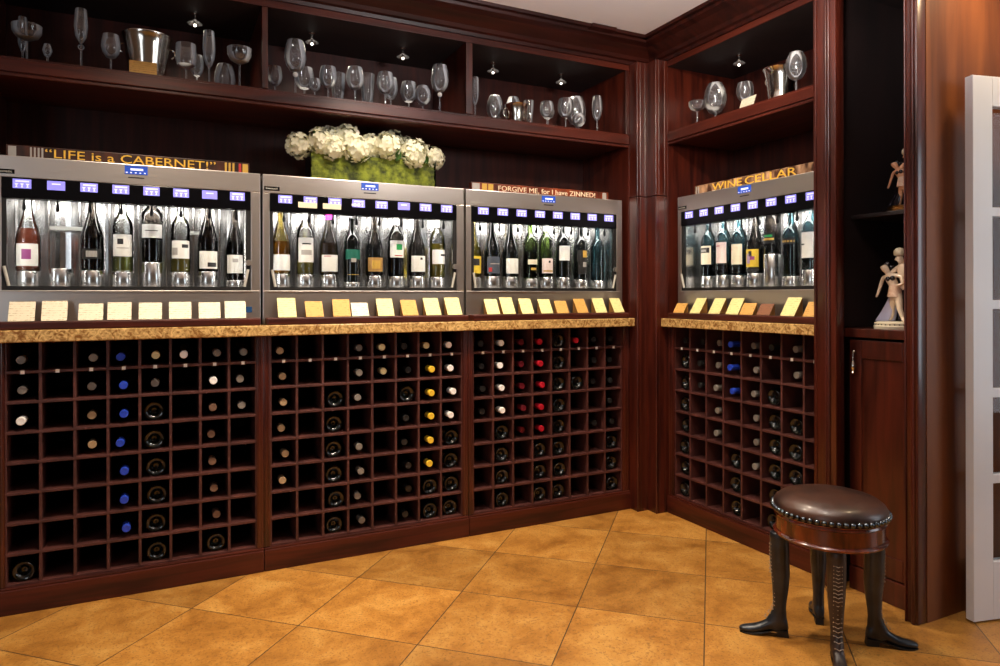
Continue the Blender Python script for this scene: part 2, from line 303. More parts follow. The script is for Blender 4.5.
# ------------------------------------------------------------------ room shell
ZC = 2.5
def floor_mat():
    m, nt, b = new_mat('travertine_tiles'); N = nt.nodes; Lk = nt.links
    tc = N.new('ShaderNodeTexCoord'); sp = N.new('ShaderNodeSeparateXYZ'); Lk.new(tc.outputs['Object'], sp.inputs[0])
    def math_(op, a, b_=None, c=None):
        n = N.new('ShaderNodeMath'); n.operation = op
        for i, v in enumerate([a, b_, c]):
            if v is None: continue
            if isinstance(v, (int, float)): n.inputs[i].default_value = v
            else: Lk.new(v, n.inputs[i])
        return n.outputs[0]
    a = math.radians(46.6); X, Y = sp.outputs[0], sp.outputs[1]
    u = math_('ADD', math_('MULTIPLY', X, -math.sin(a)), math_('MULTIPLY', Y, math.cos(a)))
    v = math_('ADD', math_('MULTIPLY', X, math.cos(a)), math_('MULTIPLY', Y, math.sin(a)))
    u = math_('DIVIDE', math_('SUBTRACT', u, 0.022), 0.452); v = math_('DIVIDE', math_('ADD', v, 0.785), 0.425)
    fu, fv = math_('FRACT', u), math_('FRACT', v)
    du = math_('MINIMUM', fu, math_('SUBTRACT', 1, fu)); dv = math_('MINIMUM', fv, math_('SUBTRACT', 1, fv)); d = math_('MINIMUM', du, dv)
    grout = math_('LESS_THAN', d, 0.0048)
    cid = N.new('ShaderNodeCombineXYZ'); Lk.new(math_('FLOOR', u), cid.inputs[0]); Lk.new(math_('FLOOR', v), cid.inputs[1])
    wn = N.new('ShaderNodeTexWhiteNoise'); wn.noise_dimensions = '3D'; Lk.new(cid.outputs[0], wn.inputs[0])
    off = N.new('ShaderNodeVectorMath'); off.operation = 'MULTIPLY_ADD'; Lk.new(wn.outputs['Color'], off.inputs[0]); off.inputs[1].default_value = (9, 9, 9); Lk.new(tc.outputs['Object'], off.inputs[2])
    nz = N.new('ShaderNodeTexNoise'); nz.inputs['Scale'].default_value = 5.0; nz.inputs['Detail'].default_value = 12; nz.inputs['Roughness'].default_value = 0.72; nz.inputs['Distortion'].default_value = 0.35; Lk.new(off.outputs[0], nz.inputs[0])
    cr = N.new('ShaderNodeValToRGB'); e = cr.color_ramp.elements
    e[0].position = 0.33; e[0].color = (0.25, 0.095, 0.014, 1); e[1].position = 0.68; e[1].color = (0.60, 0.32, 0.075, 1)
    el = cr.color_ramp.elements.new(0.5); el.color = (0.44, 0.195, 0.034, 1)
    Lk.new(nz.outputs[0], cr.inputs[0])
    hv = N.new('ShaderNodeHueSaturation'); Lk.new(cr.outputs[0], hv.inputs['Color']); Lk.new(math_('MULTIPLY_ADD', wn.outputs['Value'], 0.42, 0.80), hv.inputs['Value'])
    sp2 = N.new('ShaderNodeTexNoise'); sp2.inputs['Scale'].default_value = 130; sp2.inputs['Detail'].default_value = 6; Lk.new(off.outputs[0], sp2.inputs[0])
    pit = math_('MULTIPLY', math_('GREATER_THAN', sp2.outputs[0], 0.585), 0.42)
    m1 = N.new('ShaderNodeMix'); m1.data_type = 'RGBA'; Lk.new(pit, m1.inputs['Factor']); Lk.new(hv.outputs[0], m1.inputs['A']); m1.inputs['B'].default_value = (0.13, 0.06, 0.018, 1)
    m2 = N.new('ShaderNodeMix'); m2.data_type = 'RGBA'; Lk.new(grout, m2.inputs['Factor']); Lk.new(m1.outputs['Result'], m2.inputs['A']); m2.inputs['B'].default_value = (0.095, 0.047, 0.017, 1)
    Lk.new(m2.outputs['Result'], b.inputs['Base Color'])
    mr = N.new('ShaderNodeMapRange'); mr.inputs['To Min'].default_value = 0.28; mr.inputs['To Max'].default_value = 0.6; Lk.new(nz.outputs[0], mr.inputs['Value']); Lk.new(mr.outputs[0], b.inputs['Roughness'])
    bp = N.new('ShaderNodeBump'); bp.inputs['Strength'].default_value = 0.25; bp.inputs['Distance'].default_value = 0.003
    Lk.new(math_('SUBTRACT', nz.outputs[0], math_('MULTIPLY', grout, 0.8)), bp.inputs['Height']); Lk.new(bp.outputs[0], b.inputs['Normal'])
    return m
M['floor'] = floor_mat()
struct('floor', box(-4.5, 2.2, -5.0, 0.6, -0.05, 0.0), 'floor')
struct('ceiling', box(-4.5, 2.2, -5.0, 0.6, ZC, ZC+0.05), 'ceiling')
struct('wall_back', box(-4.5, 0.9, 0.50, 0.60, 0, ZC), 'cream_wall')
struct('wall_left', box(-4.6, -4.5, -5.0, 0.6, 0, ZC), 'cream_wall')
struct('wall_front', box(-4.6, 2.3, -5.1, -5.0, 0, ZC), 'cream_wall')
struct('wall_right', box(2.2, 2.3, -5.0, -1.4, 0, ZC), 'cream_wall')
struct('wall_panelled', box(0.70, 2.2, -1.515, -1.42, 0, ZC), 'panel_wood')
struct('wall_side', box(0.70, 0.80, -1.42, 0.50, 0, ZC), 'cream_wall')
# crown moulding: cove profile (distance in front of the cabinet face, height)
CR = [(-0.03, 2.395), (0.015, 2.395), (0.02, 2.41), (0.035, 2.415), (0.045, 2.43), (0.07, 2.445), (0.10, 2.465), (0.135, 2.475), (0.14, 2.487), (0.165, 2.487), (0.17, 2.4999), (-0.03, 2.4999)]
struct('trim_1', MB().prism([(-a, z) for a, z in CR], -2.82, XR+0.03, 'x'), 'shaded_crown_wood')
struct('trim_2', MB().prism([(XR-a, z) for a, z in CR], -1.0947, 0.03, 'y'), 'shaded_crown_wood')
struct('trim_3', box(-0.31, -0.165, -0.183, -0.05, 2.482, 2.4998, bev=0.002), 'shaded_crown_wood')

# ------------------------------------------------------------------ bays (local x along the wall, y into the wall)
S4 = 0.1153
Y4 = -0.1854-4*S4
BAYS = [dict(x=-2.2992, y=0.0, rz=0.0, s=0.1082, name='leftmost rack'),
        dict(x=-1.3732, y=0.0, rz=0.0, s=0.11, name='second rack from left'),
        dict(x=-0.44, y=0.0, rz=0.0, s=0.11, name='rack left of corner post'),
        dict(x=XR, y=Y4, rz=-PI/2, s=S4, name='rack right of corner post')]
def to_world(bx, by, rz, lx, ly):
    c, s = math.cos(rz), math.sin(rz); return bx+c*lx-s*ly, by+s*lx+c*ly
RL = ['mahogany wine rack of square cells, leftmost, with blue capped bottles', 'mahogany wine rack of square cells, second from left, with yellow capped bottles',
      'mahogany wine rack of square cells just left of the corner post, with red capped bottles', 'mahogany wine rack of square cells right of the corner post, behind the stool']
ZR = [0.0999+0.1106*k for k in range(8)] + [0.9852]
def make_rack(i):
    B = BAYS[i]; s = B['s']; h = 4*s
    sl, sr = 0.0262, 0.0262
    if i == 0: sl = 0.03
    if i == 2: sr = 0.0445
    if i == 3: sl, sr = 0.0428, 0.02
    t = empty('wine_rack', RL[i], 'wine rack', (B['x'], B['y'], 0), B['rz'], 'wine racks under the counters')
    MB().box(-h-sl+.0004, h+sr-.0004, -0.012, 0.40, 0.0, 0.088, bev=0.003).box(-h-sl+.0004, h+sr-.0004, -0.006, 0.39, 0.0885, 0.0965, bev=0.002).build('plinth', 'wood_h', t)
    for x0, x1 in ((-h-sl+.0004, -h), (h, h+sr-.0004)):
        m = MB().box(x0, x1, 0.0, 0.40, 0.097, 0.984, bev=0.002); w_ = x1-x0
        for f in (0.3, 0.7): m.tube([(x0+f*w_, -0.0005, 0.098), (x0+f*w_, -0.0005, 0.983)], 0.0025, 6)
        m.build('stile', 'wood', t)
    box(-h, h, 0.385, 0.40, 0.097, 0.984).build('back_panel', 'shaded_inside', t)
    for k in range(1, 8): box(-h+k*s-.0050, -h+k*s+.0050, 0.0075, 0.383, 0.098, 0.983, bev=0.001).build('divider', 'lattice', t)
    box(-h+.0005, -h+.006, 0.0075, 0.383, 0.098, 0.983).build('divider', 'lattice', t); box(h-.006, h-.0005, 0.0075, 0.383, 0.098, 0.983).build('divider', 'lattice', t)
    for k in range(0, 8):
        z = ZR[k]
        box(-h+.0005, h-.0005, 0.006 if k else 0.009, 0.382, z-.005, z+.005 if k else z+.004, bev=0.001).build('slat', 'lattice', t)
    for k in range(8): box(-h+(k+.5)*s-.0065, -h+(k+.5)*s+.0065, 0.0045, 0.0063, ZR[7]-.0065, ZR[7]+.0065).build('bin_tag', 'white_plastic', t)
    return t
for i in range(4): make_rack(i)

# rack bottles ------------------------------------------------------
BORD = [(0, .012), (.012, .010), (.026, .002), (.033, 0), (.0370, .004), (.0375, .03), (.0375, .190), (.035, .205), (.026, .222), (.0175, .235), (.0142, .25), (.0138, .288), (.0145, .289), (.0145, .297), (.0138, .30), (0, .30)]
FOIL = [(.0148, .235), (.0145, .285), (.0152, .288), (.0152, .3008), (.0140, .3024), (.009, .3026), (.009, .3018), (0, .3018)]
ME_BODY = MB().use('dark_bottle').lathe(BORD, seg=24).mesh('bottle_body')
ME_GREEN = MB().use('bottle_green').lathe(BORD, seg=24).mesh('green_bottle_body')
_base = MB().use('dark_bottle').lathe([(0, .022), (.010, .020), (.017, .010), (.024, .003), (.029, .0005), (.033, 0), (.0368, .003), (.0375, .006), (.0375, .012), (.0368, .013), (.0375, .0145), (.0375, .190), (.030, .216), (.0175, .235), (.0145, .25), (.014, .30), (0, .30)], seg=32)
_base.ball((0, 0, .021), .0035, 8)
ME_BASE = _base.mesh('bottle_base')
_bl = MB().use('dark_bottle').lathe([(0, .022), (.010, .020), (.017, .010), (.024, .003), (.033, 0), (.0375, .006), (.0375, .190), (.030, .216), (.0175, .235), (.0145, .25), (.014, .30), (0, .30)], seg=32)
ME_BASE2 = ME_BASE
ME_SIDELABEL = MB().use('label_white').lathe([(.0381, .02), (.0381, .11)], seg=16, a0=PI*0.55, a1=PI*1.3).mesh('label')
FOILS = {n: MB().use('foil_'+n).lathe(FOIL, seg=20).mesh('foil_capsule') for n in ('white', 'cream', 'grey', 'beige', 'blue', 'yellow', 'red', 'darkred', 'black', 'brown')}
FW = dict(white='white capped', cream='cream capped', grey='grey capped', beige='beige capped', blue='blue foil capped', yellow='yellow capped', red='bright red capped', darkred='dark red capped', black='black capped', brown='brown capped')
# b = butt outward, l = butt outward with white label showing, letters = colour of the capsule
CODE = dict(w='white', c='cream', g='grey', e='beige', u='blue', y='yellow', r='red', d='darkred', k='black', n='brown')
CONT = [ # one string per column, top row first
  ['ggw....b', '........', 'ggee....', 'uuuuuuu.', 'cgbbbbbb', 'w.......', 'gwnnnnnb', 'ggg.....'],
  ['eeeeee..', '........', '..bbbbbb', 'ggg.gggg', 'cc......', 'kkbkkkkk', 'cyyyyybb', 'wwwwlllb'],
  ['ggGG....'.replace('g', 'G'), 'wwwwbbbb', 'ddddd...', 'rrrrrllb', 'bbbbbbbb', 'r.b.....', 'kkk.k...', 'kkkkkbbb'],
  ['kbbbbbbb', 'kkk.....', 'ggggg...', 'uuu..bbb', 'gggggg..', 'k.bbbbbb', 'gg.bbb..', '........']]
for i, B in enumerate(BAYS):
    for c in range(8):
        for r in range(8):
            k = CONT[i][c][r]
            if k == '.': continue
            s = B['s']; lx = -4*s+(c+.5)*s+random.uniform(-.006, .006); lz = ZR[7-r]+.0052+.0378+(0.0 if r != 7 else -.002)
            place = f'{ROW[r]}, {ORD[c]} column, {B["name"]}'
            yaw = random.uniform(-.03, .03); spin = 0
            if k in 'bl':
                ly = 0.022+random.uniform(0, .012)
                wx, wy = to_world(B['x'], B['y'], B['rz'], lx, ly)
                lab = f'dark bottle, butt out, {place}' if k == 'b' else f'white labelled bottle, butt out, {place}'
                o = link('wine_bottle', ME_BASE); tag(o, lab, 'bottle', 'bottles in the '+B['name'])
                o.location = (wx, wy, lz); o.rotation_euler = (-PI/2, 0, B['rz']+yaw)
                if k == 'l': link('label', ME_SIDELABEL, o)
            else:
                col = 'black' if k == 'G' else CODE[k]
                ly = (0.310 if col in ('white', 'yellow', 'red', 'blue') else 0.328)+random.uniform(-.006, .008)
                wx, wy = to_world(B['x'], B['y'], B['rz'], lx, ly)
                ds = ('green bottle with dark cap' if k == 'G' else FW[col]+' bottle')
                o = empty('wine_bottle', f'{ds}, {place}' if k == 'G' else f'{ds}, neck out, {place}', 'bottle', (wx, wy, lz), 0, 'bottles in the '+B['name'])
                o.rotation_euler = (PI/2, 0, B['rz']+yaw)
                link('bottle_body', ME_GREEN if k == 'G' else ME_BODY, o); link('foil_capsule', FOILS[col], o)

# ------------------------------------------------------------------ counters and card ledges
ZT = 1.030
ct = MB().box(-2.79, 0.0442, -0.05, 0.47, 0.9856, ZT, bev=0.004).build('granite_countertop', 'granite'); tag(ct, 'long golden granite countertop over the three left wine racks', 'countertop', 'granite countertops')
ct2 = MB().box(-0.4745, 0.475, -0.05, 0.47, 0.9856, ZT, bev=0.004).build('granite_countertop', 'granite'); ct2.location = (XR, -0.6185, 0); ct2.rotation_euler = (0, 0, -PI/2)
tag(ct2, 'short golden granite countertop over the right wine rack', 'countertop', 'granite countertops')
UC = [(-2.31, 0.03, 0.0), (-1.376, 0.03, 0.0), (-0.441, 0.03, 0.0), (XR+0.03, -0.6475, -PI/2)]
UN = ['leftmost wine dispenser', 'second wine dispenser', 'third wine dispenser', 'right wall wine dispenser']
for i in range(4):
    x, y, rz = UC[i]
    o = MB().box(-.455, .455 if i < 3 else .440, -0.074, -0.003, ZT+.0005, ZT+.030, bev=0.005).build('card_ledge', 'wood_h'); o.location = (x, y, 0); o.rotation_euler = (0, 0, rz)
    tag(o, 'narrow mahogany ledge on the counter holding cards before the '+UN[i], 'ledge', 'card ledges')

# ------------------------------------------------------------------ wine dispensers
SP = 0.106
DL = ['stainless wine dispenser at far left under the golden cabernet sign', 'stainless wine dispenser with the hydrangea planter on top', 'stainless wine dispenser beside the corner post, under the red sign', 'stainless wine dispenser on the right wall under the wine cellar sign']
PED = [[.058, .070, .064, .060, .100, .060, .066, .030], [.060, .058, .058, .026, .056, .054, .056, .052], [.055, .060, .058, .050, .058, .058, .048, .044], [.060, .062, .058, .066, .152, .046, .072, .060]]
SLOTDX = [[0]*8, [0]*8, [.0, .0, .0, .012, .0, .0, .006, .012], [.006, .010, .008, .003, .0, .0, .0, .0]]
def ring_label(mb, mat, R, z0, z1, half, marks=(), mid=-PI/2):
    mb.use(mat).lathe([(R, z0), (R, z1)], seg=14, a0=mid-half, a1=mid+half)
    for (a0, a1, f0, f1, mm) in marks:
        mb.use(mm).lathe([(R+.0004, z0+(z1-z0)*f0), (R+.0004, z0+(z1-z0)*f1)], seg=6, a0=mid+half*a0, a1=mid+half*a1)
    return mb
P_BORD = [(.0370, .003), (.0375, .02), (.0375, .185), (.035, .202), (.026, .220), (.0175, .233), (.0145, .25), (.014, .285), (.0158, .287), (.0158, .297), (.0145, .30)]
P_BURG = [(.0400, .003), (.0408, .02), (.0408, .125), (.038, .150), (.030, .178), (.0205, .210), (.0155, .235), (.0138, .26), (.0138, .285), (.0158, .287), (.0158, .297), (.0145, .30)]
P_SLIM = [(.0345, .003), (.035, .02), (.035, .14), (.031, .17), (.024, .20), (.017, .23), (.014, .26), (.0138, .30)]
P_WIDE = [(.0370, .003), (.0378, .02), (.0425, .185), (.040, .202), (.028, .219), (.018, .230), (.0145, .245), (.014, .285), (.0158, .287), (.0158, .297), (.0145, .30)]
SHAPES = dict(bord=P_BORD, burg=P_BURG, slim=P_SLIM, wide=P_WIDE)
def prof_r(P, z):
    for (r0, z0), (r1, z1) in zip(P, P[1:]):
        if z0 <= z <= z1: return r0+(r1-r0)*(z-z0)/(z1-z0)
    return P[0][0]
def dispenser_bottle(unit, slot, shape, glass, wine, level, label, cap=None, desc='', necktag=None):
    x, y, rz = UC[unit]; P = SHAPES[shape]; pz = PED[unit][slot]
    lx = (slot-3.5)*SP+SLOTDX[unit][slot]; wx, wy = to_world(x, y, rz, lx, 0.122)
    t = empty('wine_bottle', desc, 'bottle', (wx, wy, 1.1885+pz+.0008), rz, 'bottles standing in the '+UN[unit])
    outer = [(0, .0025), (P[0][0]*.7, 0)]+P; top = P[-1]
    MB().use(glass).lathe(outer+[(top[0]-.004, .30), (top[0]-.004, .27)], seg=28).build('bottle_glass', None, t)
    if wine:
        W = [(0, .006)]+[(max(r-.003, .004), max(z, .006)) for r, z in P if z < level-.002]+[(prof_r(P, level)-.003, level), (0, level)]
        MB().use(wine).lathe(W, seg=24).build('wine', None, t)
    if label:
        mt, z0, z1, half, marks = label; R = max(prof_r(P, z0), prof_r(P, z1))+.0007
        ring_label(MB(), mt, R, z0, z1, half, marks).build('label', None, t)
    if cap: MB().use(cap).lathe([(.0152, .245), (.0152, .284), (.0168, .287), (.0168, .299), (.013, .3012)], seg=20).build('capsule', None, t)
    if necktag: MB().use(necktag).lathe([(.0172, .252), (.0172, .292)], seg=12, a0=-PI/2-1.3, a1=-PI/2+1.3).build('neck_tag', None, t)
def make_dispenser(i):
    x, y, rz = UC[i]; W = .4620
    t = empty('wine_dispenser', DL[i], 'wine dispenser', (x, y, ZT+.0006), rz, 'wine dispensers on the counters')
    q = lambda z: z-ZT
    m = MB().use('steel'); m.box(-W, W, .02, .415, q(1.640), q(1.667), bev=.002)
    for sx in (-1, 1): m.box(min(sx*W, sx*(W-.012)), max(sx*W, sx*(W-.012)), .02, .415, q(1.032), q(1.640))
    m.box(-W+.012, W-.012, .400, .415, q(1.032), q(1.640)).box(-W+.012, W-.012, .02, .405, q(1.032), q(1.05))
    m.build('housing', None, t)
    m = MB().use('steel_v')
    pts = []
    for k in range(8):
        cx = (k-3.5)*SP
        for a in range(9): th = PI*a/8; pts.append((cx-.050*math.cos(th), .235+.036*math.sin(th)))
    pts = [(-W+.031, .235)]+pts+[(W-.031, .235)]
    m.prism(pts+[(W-.031, .285), (-W+.031, .285)], q(1.1885), q(1.62))
    m.box(-W+.0125, W-.0125, .02, .268, q(1.176), q(1.188))
    for sx in (-1, 1): m.box(min(sx*(W-.024), sx*(W-.030)), max(sx*(W-.024), sx*(W-.030)), .03, .269, q(1.189), q(1.62))
    m.build('inner_liner', None, t)
    m = MB().use('steel'); m.box(-W, W, 0, .019, q(1.588), q(1.667), bev=.002).box(-W, -W+.028, 0, .019, q(1.1741), q(1.5878), bev=.002).box(W-.038, W, 0, .019, q(1.1741), q(1.5878), bev=.002).box(-W, W, 0, .019, q(1.032), q(1.174), bev=.002)
    m.box(-W+.02, W-.03, -.004, .002, q(1.168), q(1.1725), bev=.001).box(-W+.022, -W+.026, -.003, .002, q(1.172), q(1.588)).box(W-.036, W-.032, -.003, .002, q(1.172), q(1.588))
    m.build('front_panel', None, t)
    box(-W+.0285, W-.0385, -.003, .05, q(1.512), q(1.5875), bev=.002).build('control_band', 'black_gloss', t)
    m = MB().use('black'); m.box(-W+.0285, W-.0385, .001, .02, q(1.1745), q(1.189)); m.box(-W+.0285, -W+.042, .001, .02, q(1.189), q(1.5115)); m.box(W-.056, W-.0385, .001, .02, q(1.189), q(1.5115)); m.build('window_frame', None, t)
    box(-W+.043, W-.057, .008, .012, q(1.1895), q(1.5115)).build('glass_pane', 'pane', t)
    box(-W+.05, W-.06, .0505, .076, q(1.530), q(1.548)).build('led_or_fill_strip', 'led', t)
    for xa in (-W+.0305, W-.0345): box(xa, xa+.004, .0215, .0255, q(1.20), q(1.505)).build('led_or_fill_strip', 'led', t)  # side strips added behind the frame to brighten the lower bottles
    for k in range(8):
        cx = (k-3.5)*SP; s = MB().use('screen').box(cx-.0285, cx+.0285, -.0048, -.0032, q(1.548), q(1.582)).use('screen_icon')
        if (i, k) in ((0, 1), (0, 6), (1, 5)): s.box(cx-.014, cx+.014, -.0053, -.0048, q(1.568), q(1.573))
        else:
            s.box(cx-.020, cx+.022, -.0053, -.0048, q(1.571), q(1.577))
            for dx in (-.017, 0, .017): s.prism([(cx+dx-.006, q(1.566)), (cx+dx+.006, q(1.566)), (cx+dx+.0015, q(1.558)), (cx+dx+.004, q(1.551)), (cx+dx-.004, q(1.551)), (cx+dx-.0015, q(1.558))], -.0053, -.0048, 'y')
        s.build('display_screen', None, t)
    s = MB().use('blue_screen').box(-.040, .040, -.0015, .001, q(1.628), q(1.661)).use('screen_icon').box(-.02, .024, -.002, -.0015, q(1.643), q(1.651))
    for dx in (-.033, -.018, -.002, .014, .03): s.box(dx-.003, dx+.003, -.002, -.0015, q(1.632), q(1.636))
    s.build('status_display', None, t)
    box(-.028, .028, -.001, .001, q(1.613), q(1.617)).build('card_slot', 'black', t)
    if i in (0, 1, 3):
        b = box(-W+.006, -W+.068, -.002, .001, q(1.600), q(1.616)).build('badge', 'black_gloss', t)
        tm = text_mesh('enomatic', .0135, .0002, 'badge_lettering'); tm.materials.append(M['grey_plastic']); o = link('badge_lettering', tm, b); o.location = (-W+.036, -.0025, q(1.608))
    else:
        b = MB().use('steel').box(-W+.018, -W+.022, -.002, .001, q(1.596), q(1.616)).build('badge', None, t)
        tm = text_mesh('enomatic', .0125, .0002, 'badge_lettering'); tm.materials.append(M['grey_plastic']); o = link('badge_lettering', tm, b); o.location = (-W+.052, -.0006, q(1.606))
    for k in range(8):
        cx = (k-3.5)*SP+SLOTDX[i][k]
        MB().use('steel_v').lathe([(0, 0), (.039, 0), (.040, .002), (.040, PED[i][k]-.002), (.0385, PED[i][k]), (0, PED[i][k])], (cx, .122, q(1.1882)), 28).build('bottle_pedestal', None, t)
        MB().use('black').lathe([(0, 0), (.005, .002), (.0078, .012), (.005, .024), (.003, .034), (.003, .055), (0, .055)], ((k-3.5)*SP, .036, q(1.470)), 10).build('spout', None, t)
    for sx, x0, x1 in ((-1, -W+.056, -W+.036), (1, W-.070, W-.050)):
        MB().use('grey_plastic').tube([(x0+(.006 if sx > 0 else -.006), -.002, q(1.190)), (x1, -.008, q(1.262))], .0055, 8).build('gas_strut', None, t)
    MB().use('steel').lathe([(0, -.004), (.011, -.004), (.012, 0), (.012, .016), (0, .016)], seg=16, mtx=Matrix.Translation((W-.048, 0, q(1.29))) @ Matrix.Rotation(PI/2, 4, 'X')).build('lock', None, t)
    if i == 0:
        box(-.315, -.195, .225, .2345, q(1.418), q(1.434), bev=.002).build('pale_bar', 'grey_plastic', t); box(.185, .262, .225, .2345, q(1.418), q(1.434), bev=.002).build('pale_bar', 'grey_plastic', t)  # pale bars just in front of the liner
        box(W-.058, W-.034, -.001, .001, q(1.082), q(1.106)).build('blue_sticker', 'ink_blue', t)
    if i == 1:
        for cx in (-.265, -.160): box(cx-.052, cx+.028, -.0056, -.0050, q(1.533), q(1.557)).build('paper_strip', 'label_cream', t)
        box(-.085, -.045, -.0056, -.0050, q(1.553), q(1.562)).build('paper_strip', 'label_white', t)
    return t
for i in range(4): make_dispenser(i)
H = 1.05
txt = (-.6, .5, .5, .56, 'ink_dark'); txt2 = (-.5, .6, .36, .40, 'ink_silver')
